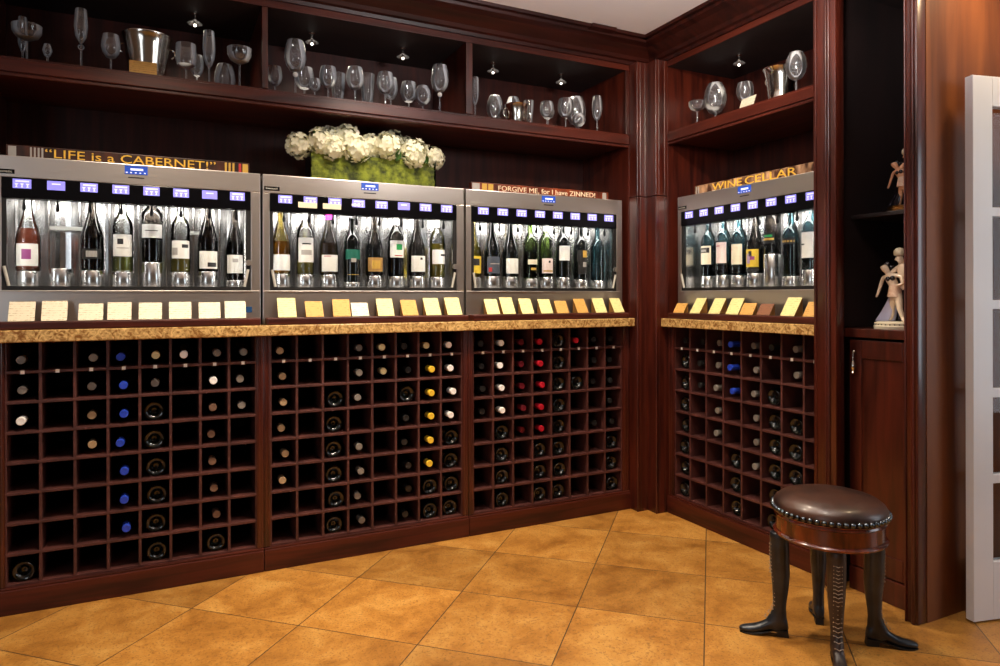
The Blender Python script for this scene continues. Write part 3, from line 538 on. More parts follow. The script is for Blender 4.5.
DB = [
 (0, 0, 'burg', 'bottle_clear', 'wine_rose', .165, ('label_white', .02, .105, 1.0, [(-.4, .35, .3, .75, 'ink_purple')]), None, 'rose wine bottle with purple print label, far left dispenser slot'),
 (0, 2, 'burg', 'bottle_smoke', 'wine_red', .175, ('label_black', .045, .085, .95, [(-.5, .5, .2, .8, 'ink_silver')]), None, 'dark burgundy bottle with black label, beside the empty pedestal'),
 (0, 3, 'bord', 'bottle_clear', 'wine_green', .06, ('label_white', .062, .150, H, [(-.45, .1, .55, .8, 'ink_dark'), txt2]), None, 'clear bottle with pale green wine below a white label, left dispenser'),
 (0, 4, 'wide', 'bottle_smoke', 'wine_red', .105, ('label_white', .10, .155, H, [txt]), None, 'broad shouldered bottle on the tallest pedestal in the leftmost dispenser'),
 (0, 5, 'bord', 'bottle_clear', 'wine_white', .075, ('label_white', .058, .132, H, [(.1, .8, .6, .8, 'ink_dark'), (-.9, -.3, .2, .6, 'ink_silver')]), None, 'clear bottle of golden wine with barcode label, leftmost dispenser'),
 (0, 6, 'burg', 'bottle_smoke', 'wine_red', .19, ('label_white', .012, .085, 1.0, [(-.1, .8, .1, .35, 'ink_dark')]), None, 'dark burgundy bottle with sketched white label, second from right in leftmost dispenser'),
 (0, 7, 'slim', 'bottle_smoke', 'wine_red', .17, ('label_white', .030, .108, 1.1, [(-.3, .3, .6, .8, 'ink_silver')]), None, 'slim dark bottle at the right end of the leftmost dispenser'),
 (1, 0, 'burg', 'bottle_amber', 'wine_amber', .145, ('label_white', .015, .085, 1.1, []), None, 'amber tinted burgundy bottle at the left end under the planter'),
 (1, 1, 'bord', 'bottle_clear', 'wine_white', .065, ('label_white', .055, .165, H, [(-.5, .5, .72, .78, 'ink_dark'), (-.6, .6, .3, .5, 'ink_silver')]), 'foil_white', 'clear bottle with the largest white label, second dispenser'),
 (1, 2, 'burg', 'bottle_smoke', 'wine_amber', .145, ('label_white', .015, .09, 1.05, [(-.7, 0, .9, .95, 'ink_red')]), None, 'dark burgundy bottle with a magenta neck tag'),
 (1, 3, 'bord', 'dark_bottle', None, 0, ('label_teal', .105, .150, H, [(-.3, .3, -.3, .1, 'ink_silver'), (-.7, .7, -1.6, -1.55, 'ink_gold')]), None, 'dark bottle with a teal green label, second dispenser'),
 (1, 4, 'burg', 'bottle_smoke', 'wine_red', .14, ('label_tan', .02, .085, 1.0, [(-.5, .5, .2, .8, 'ink_gold')]), None, 'dark bottle with tan oval label, second dispenser'),
 (1, 5, 'bord', 'bottle_smoke', 'wine_red', .09, ('label_white', .090, .170, H, [(-.2, .6, .45, .8, 'ink_green'), (-.4, .6, .08, .14, 'ink_red')]), 'foil_white', 'dark bottle whose white label has a green shape'),
 (1, 6, 'burg', 'bottle_smoke', None, 0, ('label_white', .022, .098, 1.0, [(.1, .4, .75, .9, 'ink_dark')]), None, 'nearly empty grey burgundy bottle with a square white label'),
 (1, 7, 'bord', 'bottle_clear', 'wine_white', .165, ('label_white', .065, .135, H, [(.1, .9, .55, .7, 'ink_dark')]), 'foil_white', 'clear bottle of golden wine with white capsule, right end of second dispenser'),
 (2, 0, 'burg', 'bottle_amber', 'wine_green', .16, ('label_yellow', .02, .105, 1.0, [(-.4, .5, .45, .85, 'ink_dark')]), None, 'pale bottle with yellow label and dark emblem, third dispenser left end'),
 (2, 1, 'burg', 'dark_bottle', None, 0, ('label_greyblue', .015, .10, 1.05, [(-.6, .7, .55, .6, 'ink_silver'), (-.8, -.4, .1, .35, 'ink_red')]), None, 'dark burgundy bottle with slate grey label'),
 (2, 2, 'burg', 'dark_bottle', None, 0, ('label_white', .018, .095, 1.0, []), None, 'dark burgundy bottle with plain white square label, third dispenser'),
 (2, 3, 'bord', 'bottle_green', 'wine_red', .15, ('label_cream', .075, .10, .8, [(-.5, .5, -1.2, -.7, 'ink_gold')]), None, 'green glass bottle with small cream label, third dispenser'),
 (2, 4, 'bord', 'bottle_green', 'wine_red', .10, ('label_pink', .022, .10, H, [(-.1, .2, .7, .85, 'ink_dark'), (-.8, .8, .1, .2, 'ink_gold')]), 'foil_white', 'green bottle with white capsule and pale label low down'),
 (2, 5, 'bord', 'dark_bottle', None, 0, ('label_white', .092, .170, H, []), None, 'dark bottle with a high white label, third dispenser'),
 (2, 6, 'bord', 'dark_bottle', None, 0, ('label_black', .03, .16, .9, [(-.2, .7, .7, .98, 'ink_gold'), (-.2, .5, .3, .5, 'ink_silver')]), None, 'tall black bottle with gold topped black label, third dispenser'),
 (2, 7, 'bord', 'bottle_teal', 'wine_red', .02, None, None, 'bluish unlabelled bottle at the right end of the third dispenser'),
 (3, 0, 'bord', 'bottle_teal', 'wine_red', .06, ('label_cream', .062, .158, 1.15, [(-.8, .8, .62, .9, 'ink_dark'), (-.4, .4, .68, .8, 'ink_silver')]), None, 'bottle with black swoosh label, leftmost in the right wall dispenser'),
 (3, 1, 'bord', 'bottle_teal', 'wine_red', .07, ('label_pink', .062, .168, 1.1, [(-.6, .2, .8, .84, 'ink_red')]), None, 'bottle with pinkish white label, right wall dispenser'),
 (3, 2, 'bord', 'bottle_teal', 'wine_red', .05, ('label_cream', .055, .155, 1.1, [(-.8, -.3, .7, .78, 'ink_red')]), None, 'bottle with plain cream label, right wall dispenser'),
 (3, 3, 'burg', 'bottle_smoke', 'wine_red', .04, ('label_yellow', .03, .115, 1.1, [(-.4, .1, .2, .75, 'ink_lilac'), (.1, .6, .4, .6, 'ink_purple'), (-.1, .3, .6, .9, 'ink_dark'), (-1, 1, -.25, -.05, 'label_black')]), None, 'bottle with colourful painted yellow label'),
 (3, 4, 'bord', 'bottle_smoke', 'wine_red', .03, ('label_black', .05, .10, 1.0, [(-.8, .9, .3, .5, 'ink_gold'), (-.5, .7, .6, .8, 'ink_green')]), None, 'dark bottle with gilt script on the tallest right wall pedestal'),
 (3, 5, 'bord', 'bottle_teal', 'wine_red', .15, ('label_black', .145, .175, 1.2, [(-.9, .9, .3, .6, 'ink_gold')]), None, 'dark bottle with gold band, right wall dispenser'),
 (3, 6, 'bord', 'bottle_teal', 'wine_red', .05, ('label_white', .052, .165, 1.15, [(-.9, -.1, .5, .56, 'ink_dark')]), None, 'bottle with tall white label beside the right post')]
for d in DB:
    u, sl, sh, gl, wi, lv, lb, cp, ds = d
    dispenser_bottle(u, sl, sh, gl, wi, lv, lb, cp, ds, 'ink_magenta' if (u, sl) == (1, 2) else None)

# tasting cards ------------------------------------------------------
CX = [[-2.675, -2.575, -2.460, -2.366, -2.261, -2.156, -2.049, -1.9525], [-1.748, -1.634, -1.518, -1.437, -1.320, -1.206, -1.094, -.988],
      [-.787, -.701, -.597, -.488, -.395, -.275, -.1605, -.046], [-.2655, -.3847, -.5158, -.6311, -.7175, -.8159, -.946, -1.0596]]
CK = ['wwwwwwww', 'yttwytyy', 'yyyyttyy', 'tyyytbyt']
CH = [[.070, .072, .062, .066, .064, .066, .064, .068], [.080, .066, .074, .058, .076, .070, .078, .080], [.072, .080, .074, .070, .062, .072, .074, .074], [.048, .074, .074, .074, .052, .050, .078, .06]]
CD = dict(w='glossy white', y='pale yellow', t='tan', b='dark brown'); CM = dict(w='card_white', y='card_yellow', t='card_tan', b='card_brown')
for i in range(4):
    for k in range(8):
        x, y, rz = UC[i]
        lx = CX[i][k]-x if i < 3 else -(CX[i][k]-y)
        h = CH[i][k]; dp = h*(.62 if i != 0 else .5); wd = .040 if i == 0 else .037
        if i == 2: wd = .034
        z0 = ZT+.0315; ry = random.uniform(-.06, .06) if i else [.0, .02, .0, 0, 0, 0, 0, -.02][k]
        dp = min(dp, .052)
        wx, wy = to_world(x, y, rz, lx, -.066)
        word = 'fallen low ' if (h < .055) else ''
        t = empty('tasting_card', f'{word}{CD[CK[i][k]]} tasting card, {ORD[k]} from the left before the {UN[i]}', 'card', (wx, wy, z0), rz+ry, 'tasting cards before the '+UN[i])
        MB().use('card_side').prism([(.002, 0), (dp+.006, 0), (dp+.004, h-.002), (dp, h-.002)], -wd+.003, wd-.003, 'x').build('holder', None, t)
        m = MB().use(CM[CK[i][k]]); n = Vector((0, -h, dp)).normalized()*.0015
        ms = [m.bm.verts.new(p) for p in [(-wd, 0, 0), (wd, 0, 0), (wd, dp, h), (-wd, dp, h)]]; m._tag([m.bm.faces.new(ms)])
        r = bmesh.ops.extrude_face_region(m.bm, geom=m.bm.faces[:]); bmesh.ops.translate(m.bm, vec=n, verts=[v for v in r['geom'] if isinstance(v, bmesh.types.BMVert)])
        m.build('card', None, t)

# ------------------------------------------------------------------ upper display cabinets
ZS0, ZS1, ZN = 1.950, 2.022, 2.365
def make_cabinet(name, label, x0, x1, posts, loc, rz, back):
    t = empty(name, label, 'cabinet', loc, rz, 'open display cabinets')
    m = MB().box(x0, x1, 0.004, back, ZS0+.012, ZS1, bev=.001).box(x0, x1, -.006, .02, ZS0+.016, ZS1-.010, bev=.003).box(x0, x1, -.002, .03, ZS0, ZS0+.013, bev=.004); m.build('shelf', 'wood_h', t)
    box(x0, x1, back, back+.018, ZT+.002, ZN+.02).build('back_panel', 'shaded_wood_in', t)
    box(x0, x1, .002, back, ZN, ZN+.028).build('niche_ceiling', 'shaded_inside', t)
    MB().box(x0, x1, -.004, .003, ZN, ZN+.035, bev=.002).box(x0, x1, -.008, -.003, ZN-.002, ZN+.010, bev=.002).build('header', 'wood_h', t)
    for (a, b) in posts: MB().box(a, b, -.003, back, ZS1, ZN, bev=.002).build('partition', 'wood', t)
    for (a, b) in ((x0-.02, x0), (x1, x1+.02)): box(a, b, .0, back+.018, ZT+.002, ZN+.03).build('side_panel', 'wood', t)
    return t
make_cabinet('display_cabinet', 'long open mahogany glassware cabinet above the three left dispensers', -2.80, 0.0435, [(-1.844, -1.820), (-.9147, -.8807), (.022, .0433)], (0, 0, 0), 0, .45)
make_cabinet('display_cabinet', 'short open mahogany glassware cabinet above the right wall dispenser', -.484, .478, [], (XR, -.6285, 0), -PI/2, .47)

# corner post (stepped) and tall cabinet at the right -----------------
cp = empty('corner_post', 'stepped mahogany corner post between the left and right cabinets', 'post', (0, 0, 0))
PLAN = [(.0455, .02), (.0455, -.070), (.112, -.070), (.112, -.1420), (XR-.001, -.1420), (XR+.02, -.1415), (XR+.02, .02)]
def post_part(name, z0, z1):
    m = MB().prism(PLAN, z0, z1)
    for (x, y) in ((.047, -.0685), (.1135, -.1405)): m.tube([(x, y, z0+.001), (x, y, z1-.001)], .0055, 10)
    for x in (.066, .098): m.tube([(x, -.070, z0+.001), (x, -.070, z1-.001)], .0018, 6)
    for x in (.132, .170): m.tube([(x, -.142, z0+.001), (x, -.142, z1-.001)], .0018, 6)
    m.build(name, 'wood', cp)
post_part('lower_post', 0.0, 1.676); post_part('upper_post', 1.680, ZN+.03)
tc = empty('tall_cabinet', 'tall mahogany corner cabinet with statuette niche and door, right of the stool', 'cabinet', (0, 0, 0))
PX = .13
def pilaster(y0, y1):
    m = MB().box(PX, XR-.010, y0, y1, 0, ZC-.0005, bev=.006)
    w_ = y1-y0
    for f, r in ((.30, .007), (.42, .004)): m.tube([(PX-.0005, y0+f*w_, .001), (PX-.0005, y0+f*w_, ZC-.002)], r, 10)
    m.tube([(PX-.0005, y0+.86*w_, .001), (PX-.0005, y0+.86*w_, ZC-.002)], .004, 8); return m
pilaster(-1.1994, -1.0955).build('pilaster', 'wood', tc); pilaster(-1.5195, -1.4690).build('pilaster', 'wood', tc)
box(XR-.0095, .695, -1.5195, -1.485, 0, ZC-.0005).build('end_panel', 'panel_wood', tc)
box(XR-.0095, .695, -1.160, -1.140, 0, ZC-.0005).build('side_panel', 'shaded_inside', tc)
box(.66, .68, -1.484, -1.161, .0, ZC-.001).build('back_panel', 'shaded_inside', tc)
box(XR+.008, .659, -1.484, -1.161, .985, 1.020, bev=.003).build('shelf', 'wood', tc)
box(XR+.078, .659, -1.484, -1.161, 1.454, 1.470, bev=.002).build('shelf', 'shaded_inside', tc)
box(XR+.02, .659, -1.484, -1.161, 2.36, 2.38).build('niche_ceiling', 'shaded_inside', tc)
m = MB().box(XR+.010, XR+.035, -1.468, -1.1605, 2.36, ZC-.001); m.build('valance', 'wood', tc)
box(XR+.010, XR+.05, -1.468, -1.2005, 0.0, .09, bev=.003).build('plinth', 'wood', tc)
dr = MB().box(XR+.020, XR+.040, -1.4665, -1.2025, .095, .975, bev=.002)
dr.build('door', 'wood', tc); dr = [c for c in tc.children if c.name.startswith('door')][0]
MB().box(XR+.014, XR+.020, -1.4665, -1.4165, .095, .975, bev=.002).box(XR+.014, XR+.020, -1.2525, -1.2025, .095, .975, bev=.002).box(XR+.014, XR+.020, -1.416, -1.253, .905, .975, bev=.002).box(XR+.014, XR+.020, -1.416, -1.253, .095, .175, bev=.002).build('door_frame', 'wood', dr)
hd = MB().use('silver').lathe([(0, -.048), (.003, -.046), (.006, -.040), (.004, -.036), (.009, -.028), (.010, -.016), (.008, -.004), (.005, .002), (.003, .008), (.0045, .012), (.003, .018), (.0025, .040), (0, .044)], (XR+.000, -1.2275, .890), 14)
hd.ball((XR+.005, -1.2275, .93), .006, 8); hd.tube([(XR+.000, -1.2275, .925), (XR+.014, -1.2275, .925)], .003, 8); hd.build('handle', None, dr)

# ------------------------------------------------------------------ French door leaf standing open
dl = bpy.data.objects.new('door_1', None); COL.objects.link(dl); dl['kind'] = 'structure'
dl.location = (.3185, -1.5965, 0); dl.rotation_euler = (0, 0, math.radians(-13))
DW, DT, DZ = .74, .032, 1.918
m = MB().use('paint_white').box(0, .085, 0, DT, .006, DZ, bev=.002).box(DW-.085, DW, 0, DT, .006, DZ, bev=.002).box(.085, DW-.085, 0, DT, .006, .21, bev=.002).box(.085, DW-.085, 0, DT, DZ-.105, DZ, bev=.002)
rails = [.50, .803, 1.115, 1.442]
for z in rails: m.box(.085, DW-.085, .003, DT-.003, z-.016, z+.016, bev=.002)
m.box(DW/2-.014, DW/2+.014, .003, DT-.003, .21, DZ-.105, bev=.002)
m.build('door_frame', None, dl)
zz = [.21]+rails+[DZ-.105]
for a, b in zip(zz, zz[1:]):
    for x0, x1 in ((.085, DW/2-.014), (DW/2+.014, DW-.085)): box(x0+.0005, x1-.0005, DT/2-.002, DT/2+.002, a+(.0165 if a > .3 else .0005), b-(.0165 if b < 1.7 else .0005)).build('pane', 'pane', dl)

# ------------------------------------------------------------------ downlights in the niches
dl0 = None
def downlight(x, y, label):
    t = empty('downlight', label, 'light', (x, y, ZN), 0, 'small downlights in the glass niches')
    MB().use('silver').lathe([(0, -.0005), (.013, -.0005), (.013, -.004), (.004, -.007), (.003, -.028), (0, -.028)], seg=16).build('stem', None, t)
    MB().use('crystal').lathe([(0, -.028), (.006, -.029), (.010, -.034), (.026, -.043), (.030, -.046), (.026, -.049), (.010, -.050), (0, -.050)], seg=20).build('glass_shade', None, t)
    MB().use('halogen').ball((0, 0, -.053), .006, 8).build('lamp', None, t)
    l = bpy.data.lights.new('niche_lamp', 'SPOT'); l.energy = 4.0; l.color = (1, .86, .68); l.spot_size = math.radians(150); l.spot_blend = .9; l.shadow_soft_size = .025
    o = bpy.data.objects.new('niche_lamp', l); COL.objects.link(o); o.parent = t; o.location = (0, 0, -.062)
for j, x in enumerate((-2.092, -1.600, -1.163, -.674, -.261)):
    downlight(x, .2, ['small hanging downlight above the tall flute, left bay', 'small hanging downlight at the left of the middle bay', 'small hanging downlight at the right of the middle bay', 'small hanging downlight at the left of the bay nearest the corner', 'small hanging downlight nearest the corner post'][j])
downlight(XR+.2, -.449, 'small hanging downlight in the right wall niche')

# ------------------------------------------------------------------ glassware
def shell(outer, wall):
    inner = [(max(r-wall, 0), z) for r, z in outer][::-1]; return inner
def glass_mesh(kind, h, r):
    m = MB().use('crystal'); w_ = .0014
    def bowl(pts, zb):   # outer pts from bowl bottom (r,z) to rim; closes with inner wall
        inner = [(max(rr-w_, 0), z) for rr, z in pts[1:]][::-1]; return pts+inner+[(0, zb+.003)]
    f = min(r*.85, .036)
    foot = [(0, 0), (f, 0), (f, .0015), (f*.35, .004), (.004, .009)]
    def std(hs, bowlpts):
        prof = foot+[(.0032, .02), (.0032, hs-.006)]
        pts = [(.004, hs)]+[(r*a, hs+(h-hs)*b) for a, b in bowlpts]
        return prof+bowl(pts, hs)
    if kind == 'wine': P = std(h*.42, [(.5, .06), (.85, .25), (1, .48), (.95, .75), (.82, 1)])
    elif kind == 'flute': P = std(h*.36, [(.45, .06), (.85, .25), (1, .5), (.92, .8), (.8, 1)])
    elif kind == 'coupe': P = std(h*.62, [(.3, .05), (.75, .25), (.97, .6), (1, 1)])
    elif kind == 'square': P = std(h*.40, [(.4, .04), (.88, .14), (1, .35), (.98, .7), (.95, 1)])
    elif kind == 'tulipball': P = std(h*.46, [(.4, .05), (.8, .2), (1, .5), (.9, .8), (.8, 1)])
    elif kind == 'bud': P = std(h*.45, [(.6, .1), (1, .5), (.6, 1)])
    elif kind == 'ballstem': P = std(h*.44, [(.5, .05), (.85, .22), (1, .45), (.92, .75), (.76, 1)])
    elif kind in ('round', 'globe'): P = std(h*(.30 if kind == 'round' else .34), [(.55, .08), (.9, .28), (1, .52), (.9, .78), (.62, 1)])
    elif kind == 'snifter': P = [(0, 0), (r*.5, 0), (r*.5, .003)]+bowl([(r*.55, .006), (r*.85, h*.2), (r, h*.48), (r*.9, h*.75), (r*.68, h)], .004)
    elif kind == 'tumbler': P = [(0, 0), (r*.6, 0)]+bowl([(r*.62, .002), (r*.75, h*.35), (r*.9, h*.7), (r, h)], .006)
    m.lathe(P, seg=24)
    if kind == 'globe':
        for a in (.45, .55, .65, .75): # engraved bands
            z = h*.34+(h*.66)*a; rr = r*(1.0 if a < .6 else .95)
            m.lathe([(rr+.0002, z-.001), (rr+.0012, z), (rr+.0002, z+.001)], seg=24)
    return m
NM = dict(wine='wine_glass', flute='champagne_flute', coupe='coupe_glass', square='goblet', tulipball='champagne_flute', bud='small_glass', ballstem='wine_glass', round='wine_goblet', globe='wine_goblet', snifter='snifter', tumbler='tumbler')
CT = dict(wine='wine glass', flute='champagne flute', coupe='coupe glass', square='goblet', tulipball='champagne flute', bud='small glass', ballstem='wine glass', round='goblet', globe='goblet', snifter='snifter', tumbler='tumbler')
GL = [('flute',-2.705,.20,.229,.0173,'slim glass flute behind the coupe at far left'), ('coupe',-2.676,.10,.166,.0500,'wide coupe glass at the far left end of the shelf'), ('bud',-2.610,.09,.103,.0170,'tiny round liqueur glass right of the far left coupe'),
 ('tulipball',-2.501,.10,.259,.0240,'tall champagne flute standing alone in the left bay'), ('wine',-2.400,.10,.176,.0340,'wine glass just left of the ice bucket with paper tag'),
 ('square',-2.130,.09,.179,.0400,'square shouldered goblet right of the ice bucket'), ('wine',-2.085,.19,.172,.0275,'narrow wine glass behind the square goblet'), ('flute',-2.042,.10,.252,.0250,'tall champagne flute between square goblet and round snifter'),
 ('snifter',-1.975,.17,.142,.0440,'round stemless snifter left of the saucer coupe'), ('coupe',-1.925,.07,.188,.0500,'saucer coupe at the right end of the left bay'),
 ('wine',-1.769,.16,.161,.0311,'small wine glass at the left end of the middle bay'), ('ballstem',-1.696,.07,.257,.0460,'large wine glass with ball stem, left in the middle bay'), ('wine',-1.636,.19,.183,.0440,'wine glass close behind the left ball stem glass'),
 ('wine',-1.610,.08,.106,.0244,'shortest wine glass in the middle bay'), ('wine',-1.545,.11,.177,.0390,'wine glass left of the first tilted tumbler, middle bay'), ('tumbler',-1.480,.20,.182,.0340,'tall flared tumbler, left one in the middle bay'),
 ('wine',-1.425,.10,.189,.0400,'wine glass between the two tall tumblers'), ('tumbler',-1.349,.17,.189,.0340,'tall flared tumbler, right one in the middle bay'), ('wine',-1.285,.09,.182,.0400,'wine glass right of the tall tumblers, front'),
 ('wine',-1.228,.19,.195,.0336,'narrow wine glass behind, middle of the middle bay'), ('wine',-1.137,.19,.186,.0400,'wine glass behind the round goblet, middle bay'), ('round',-1.100,.09,.146,.0390,'round bowled goblet beside the right ball stem glass'),
 ('ballstem',-1.025,.06,.246,.0430,'large wine glass with ball stem, right in the middle bay'), ('flute',-.826,.09,.226,.0199,'flute against the partition in the bay nearest the corner'), ('round',-.640,.25,.200,.0440,'round goblet behind the silver bucket, left one'),
 ('round',-.530,.25,.206,.0419,'round goblet behind the silver bucket, right one'), ('tumbler',-.485,.16,.170,.0260,'slender tumbler right of the silver bucket'), ('wine',-.415,.09,.154,.0370,'wine glass next right of the silver bucket'), ('coupe',-.350,.19,.143,.0350,'small coupe glass in the bay nearest the corner'),
 ('wine',-.300,.09,.185,.0430,'wine glass left of the two stacked looking round goblets'), ('round',-.164,.20,.240,.0540,'largest round goblet near the corner'), ('round',-.222,.085,.114,.0370,'low round goblet in front of the largest one'), ('flute',-.107,.08,.221,.0280,'champagne flute nearest the corner post')]
def put_glass(kind, h, r, x, y, label, group, rz=0.0):
    h -= .014
    if kind == 'ballstem' or kind == 'tulipball':
        t = empty(NM[kind], label, CT[kind], (x, y, ZS1+.0005), rz, group); glass_mesh(kind, h, r).build('bowl_and_stem', None, t)
        MB().use('crystal' if kind == 'tulipball' else 'white_plastic').ball((0, 0, h*.40), .0115, 14).build('ball_knop', None, t)
    else:
        o = glass_mesh(kind, h, r).build(NM[kind]); o.location = (x, y, ZS1+.0005); tag(o, label, CT[kind], group)
for k, x, y, h, r, lb in GL: put_glass(k, h, r, x, y, lb, 'glasses in the left cabinet')
for k, y, d, h, r, lb in [('coupe',-.290,.07,.142,.0440,'coupe glass at the left end of the right wall shelf'), ('globe',-.262,.22,.265,.0583,'engraved globe goblet behind the two coupes'), ('coupe',-.410,.08,.105,.0480,'short coupe glass right of the globe goblet'),
   ('wine',-.556,.13,.173,.0412,'wine glass behind the small tent card'), ('globe',-.905,.07,.199,.0442,'engraved globe goblet beside the silver pail')]:
    put_glass(k, h, r, XR+d, y, lb, 'glasses in the right cabinet')
# ice buckets
t = empty('ice_bucket', 'large silver ice bucket with paper tag on the left shelf', 'ice bucket', (-2.273, .15, ZS1+.0005))
MB().use('silver').lathe([(0, 0), (.060, 0), (.064, .004), (.070, .05), (.085, .145), (.092, .18), (.097, .186), (.097, .191), (.090, .190), (.083, .145), (.068, .05), (.060, .008), (0, .008)], seg=40).build('bucket', None, t)
for sx in (-1, 1): MB().use('silver').tube([(sx*(.088+.014*math.sin(a)), .0, .135+.018*math.cos(a)) for a in [PI*k/8 for k in range(9)]], .003, 8).build('ring_handle', None, t)
o = MB().use('card_tan').box(-.049, .049, -.001, .001, 0, .062).build('paper_tag'); o.location = (-2.286, .052, ZS1+.001); o.rotation_euler = (-.12, 0, 0)
tag(o, 'small tan paper sign leaning on the silver ice bucket', 'sign')
t = empty('ice_bucket', 'small bright silver bucket among goblets near the corner', 'ice bucket', (-.575, .12, ZS1+.0005))
MB().use('silver').lathe([(0, 0), (.050, 0), (.053, .004), (.057, .05), (.064, .105), (.068, .110), (.062, .109), (.055, .05), (.048, .008), (0, .008)], seg=32).build('bucket', None, t)
for sx in (-1, 1): MB().use('silver').tube([(sx*(.058+.02*math.sin(a)), .0, .065+.025*math.cos(a)) for a in [PI*k/8 for k in range(9)]], .003, 8).build('ring_handle', None, t)
t = empty('ice_pail', 'silver pail with scrolled handles on a footed tray, right wall shelf', 'ice bucket', (XR+.15, -.755, ZS1+.0005), -PI/2)
MB().use('silver').lathe([(0, .012), (.056, .012), (.060, .016), (.056, .03), (.060, .07), (.068, .13), (.076, .165), (.082, .170), (.075, .171), (.066, .13), (.057, .07), (.052, .03), (0, .03)], seg=32).build('pail', None, t)
MB().use('silver').lathe([(0, .006), (.075, .008), (.085, .016), (.087, .018), (.083, .019), (.07, .0115), (0, .0115)], seg=32).build('tray', None, t)
for sx in (-1, 1): MB().use('silver').tube([(sx*(.064+.028*math.sin(a)), -.0, .135+.024*math.cos(a)) for a in [PI*k/8 for k in range(9)]], .0035, 8).build('ring_handle', None, t)
for a in (0.3, 2.4, 4.5): MB().use('silver').tube([(.07*math.cos(a), .07*math.sin(a), .012), (.095*math.cos(a), .095*math.sin(a), .016), (.105*math.cos(a), .105*math.sin(a), .008), (.112*math.cos(a), .112*math.sin(a), .003)], .003, 8).build('tray_foot', None, t)
t = MB().use('card_white').box(-.048, .048, -.001, .001, 0, .066).build('tent_card'); t.location = (XR+.052, -.632, ZS1+.001); t.rotation_euler = (-.35, 0, -PI/2-.1)
tag(t, 'small cream card leaning before the wine glass on the right wall shelf', 'card')

# ------------------------------------------------------------------ signs
def sign(label, x, y, rz, w_, h, body, size, mat, lmat, ends, sc=1.0, tx=0):
    t = empty('wooden_sign', label, 'sign', (x, y, 1.6683), rz, 'word signs on the dispensers')
    box(-w_/2, w_/2, -.014, .014, 0, h, bev=.002).build('board', mat, t)
    words = body.split('|')
    for wi, wd in enumerate(words):
        tm = text_mesh(wd, size, .0015, 'lettering'); tm.materials.append(M[lmat])
        xs = [v.co.x for v in tm.vertices]; wid = max(xs)-min(xs); tot = sc*w_
        fr = len(wd)/sum(len(q) for q in words); span = tot*fr*(.94 if len(words) > 1 else 1)
        mid = 0 if len(words) == 1 else (-tot/2+tot*fr/2 if wi == 0 else tot/2-tot*fr/2)
        tm.transform(Matrix.Diagonal((span/wid, 1, 1, 1))); o = link('lettering', tm, t); o.location = (tx+mid, -.0150, h*.5)
    for (a, b, mm) in ends: box(a, b, -.0148, -.0140, h*.1, h*.9).build('painted_stripe', mm, t)
sign('dark sign with gold letters about a cabernet, on the leftmost dispenser', -2.313, .10, 0, .855, .050, '\u201cLIFE is a CABERNET!\u201d', .046, 'sign', 'gold_letter',
     [(-.42, -.395, 'ink_silver'), (.33, .338, 'ink_gold'), (.345, .353, 'ink_gold'), (.36, .368, 'ink_gold'), (.385, .395, 'ink_red'), (.400, .422, 'ink_gold')]+[(-.352+.012*k, -.346+.012*k, 'ink_silver') for k in range(4)], .70, -.005)
sign('reddish sign with pale letters about being zinned, on the third dispenser', -.4395, .10, 0, .822, .047, 'FORGIVE ME, for I have ZINNED!', .036, 'sign_red', 'cream_letter', [(-.405, -.365, 'ink_silver'), (-.352, -.325, 'ink_gold'), (-.318, -.29, 'ink_gold'), (.37, .395, 'ink_silver')], .71, .03)
sign('coppery sign reading wine cellar, on the right wall dispenser', XR+.10, -.628, -PI/2, .75, .052, 'WINE|CELLAR', .052, 'sign_copper', 'gold_letter', [(-.365, -.358, 'ink_silver'), (-.35, -.343, 'ink_silver')], .70, .01)

# ------------------------------------------------------------------ hydrangea planter
t = empty('flower_planter', 'mossy rectangular planter on the second dispenser', 'planter', (-1.335, .14, 1.6683))
m = MB().use('moss'); bm = m.bm
bmesh.ops.create_grid(bm, x_segments=2, y_segments=2, size=.001); bm.clear()
def mossbox(m, x0, x1, y0, y1, z0, z1, n=.018):
    m.box(x0, x1, y0, y1, z0, z1); bmesh.ops.subdivide_edges(m.bm, edges=m.bm.edges[:], cuts=11, use_grid_fill=True)
    for v in m.bm.verts:
        if v.co.z > z0+.002: v.co += Vector((random.uniform(-1, 1), random.uniform(-1, 1), random.uniform(-1, .4)))*.0035
    for f in m.bm.faces: f.smooth = True; f.material_index = 0
mossbox(m, -.29, .29, -.055, .055, 0, .125); m.build('moss_box', None, t)
m = MB().use('bottle_teal').box(-.296, -.2945, -.06, .06, 0, .128).box(.2945, .296, -.06, .06, 0, .128); m.build('glass_side', None, t)
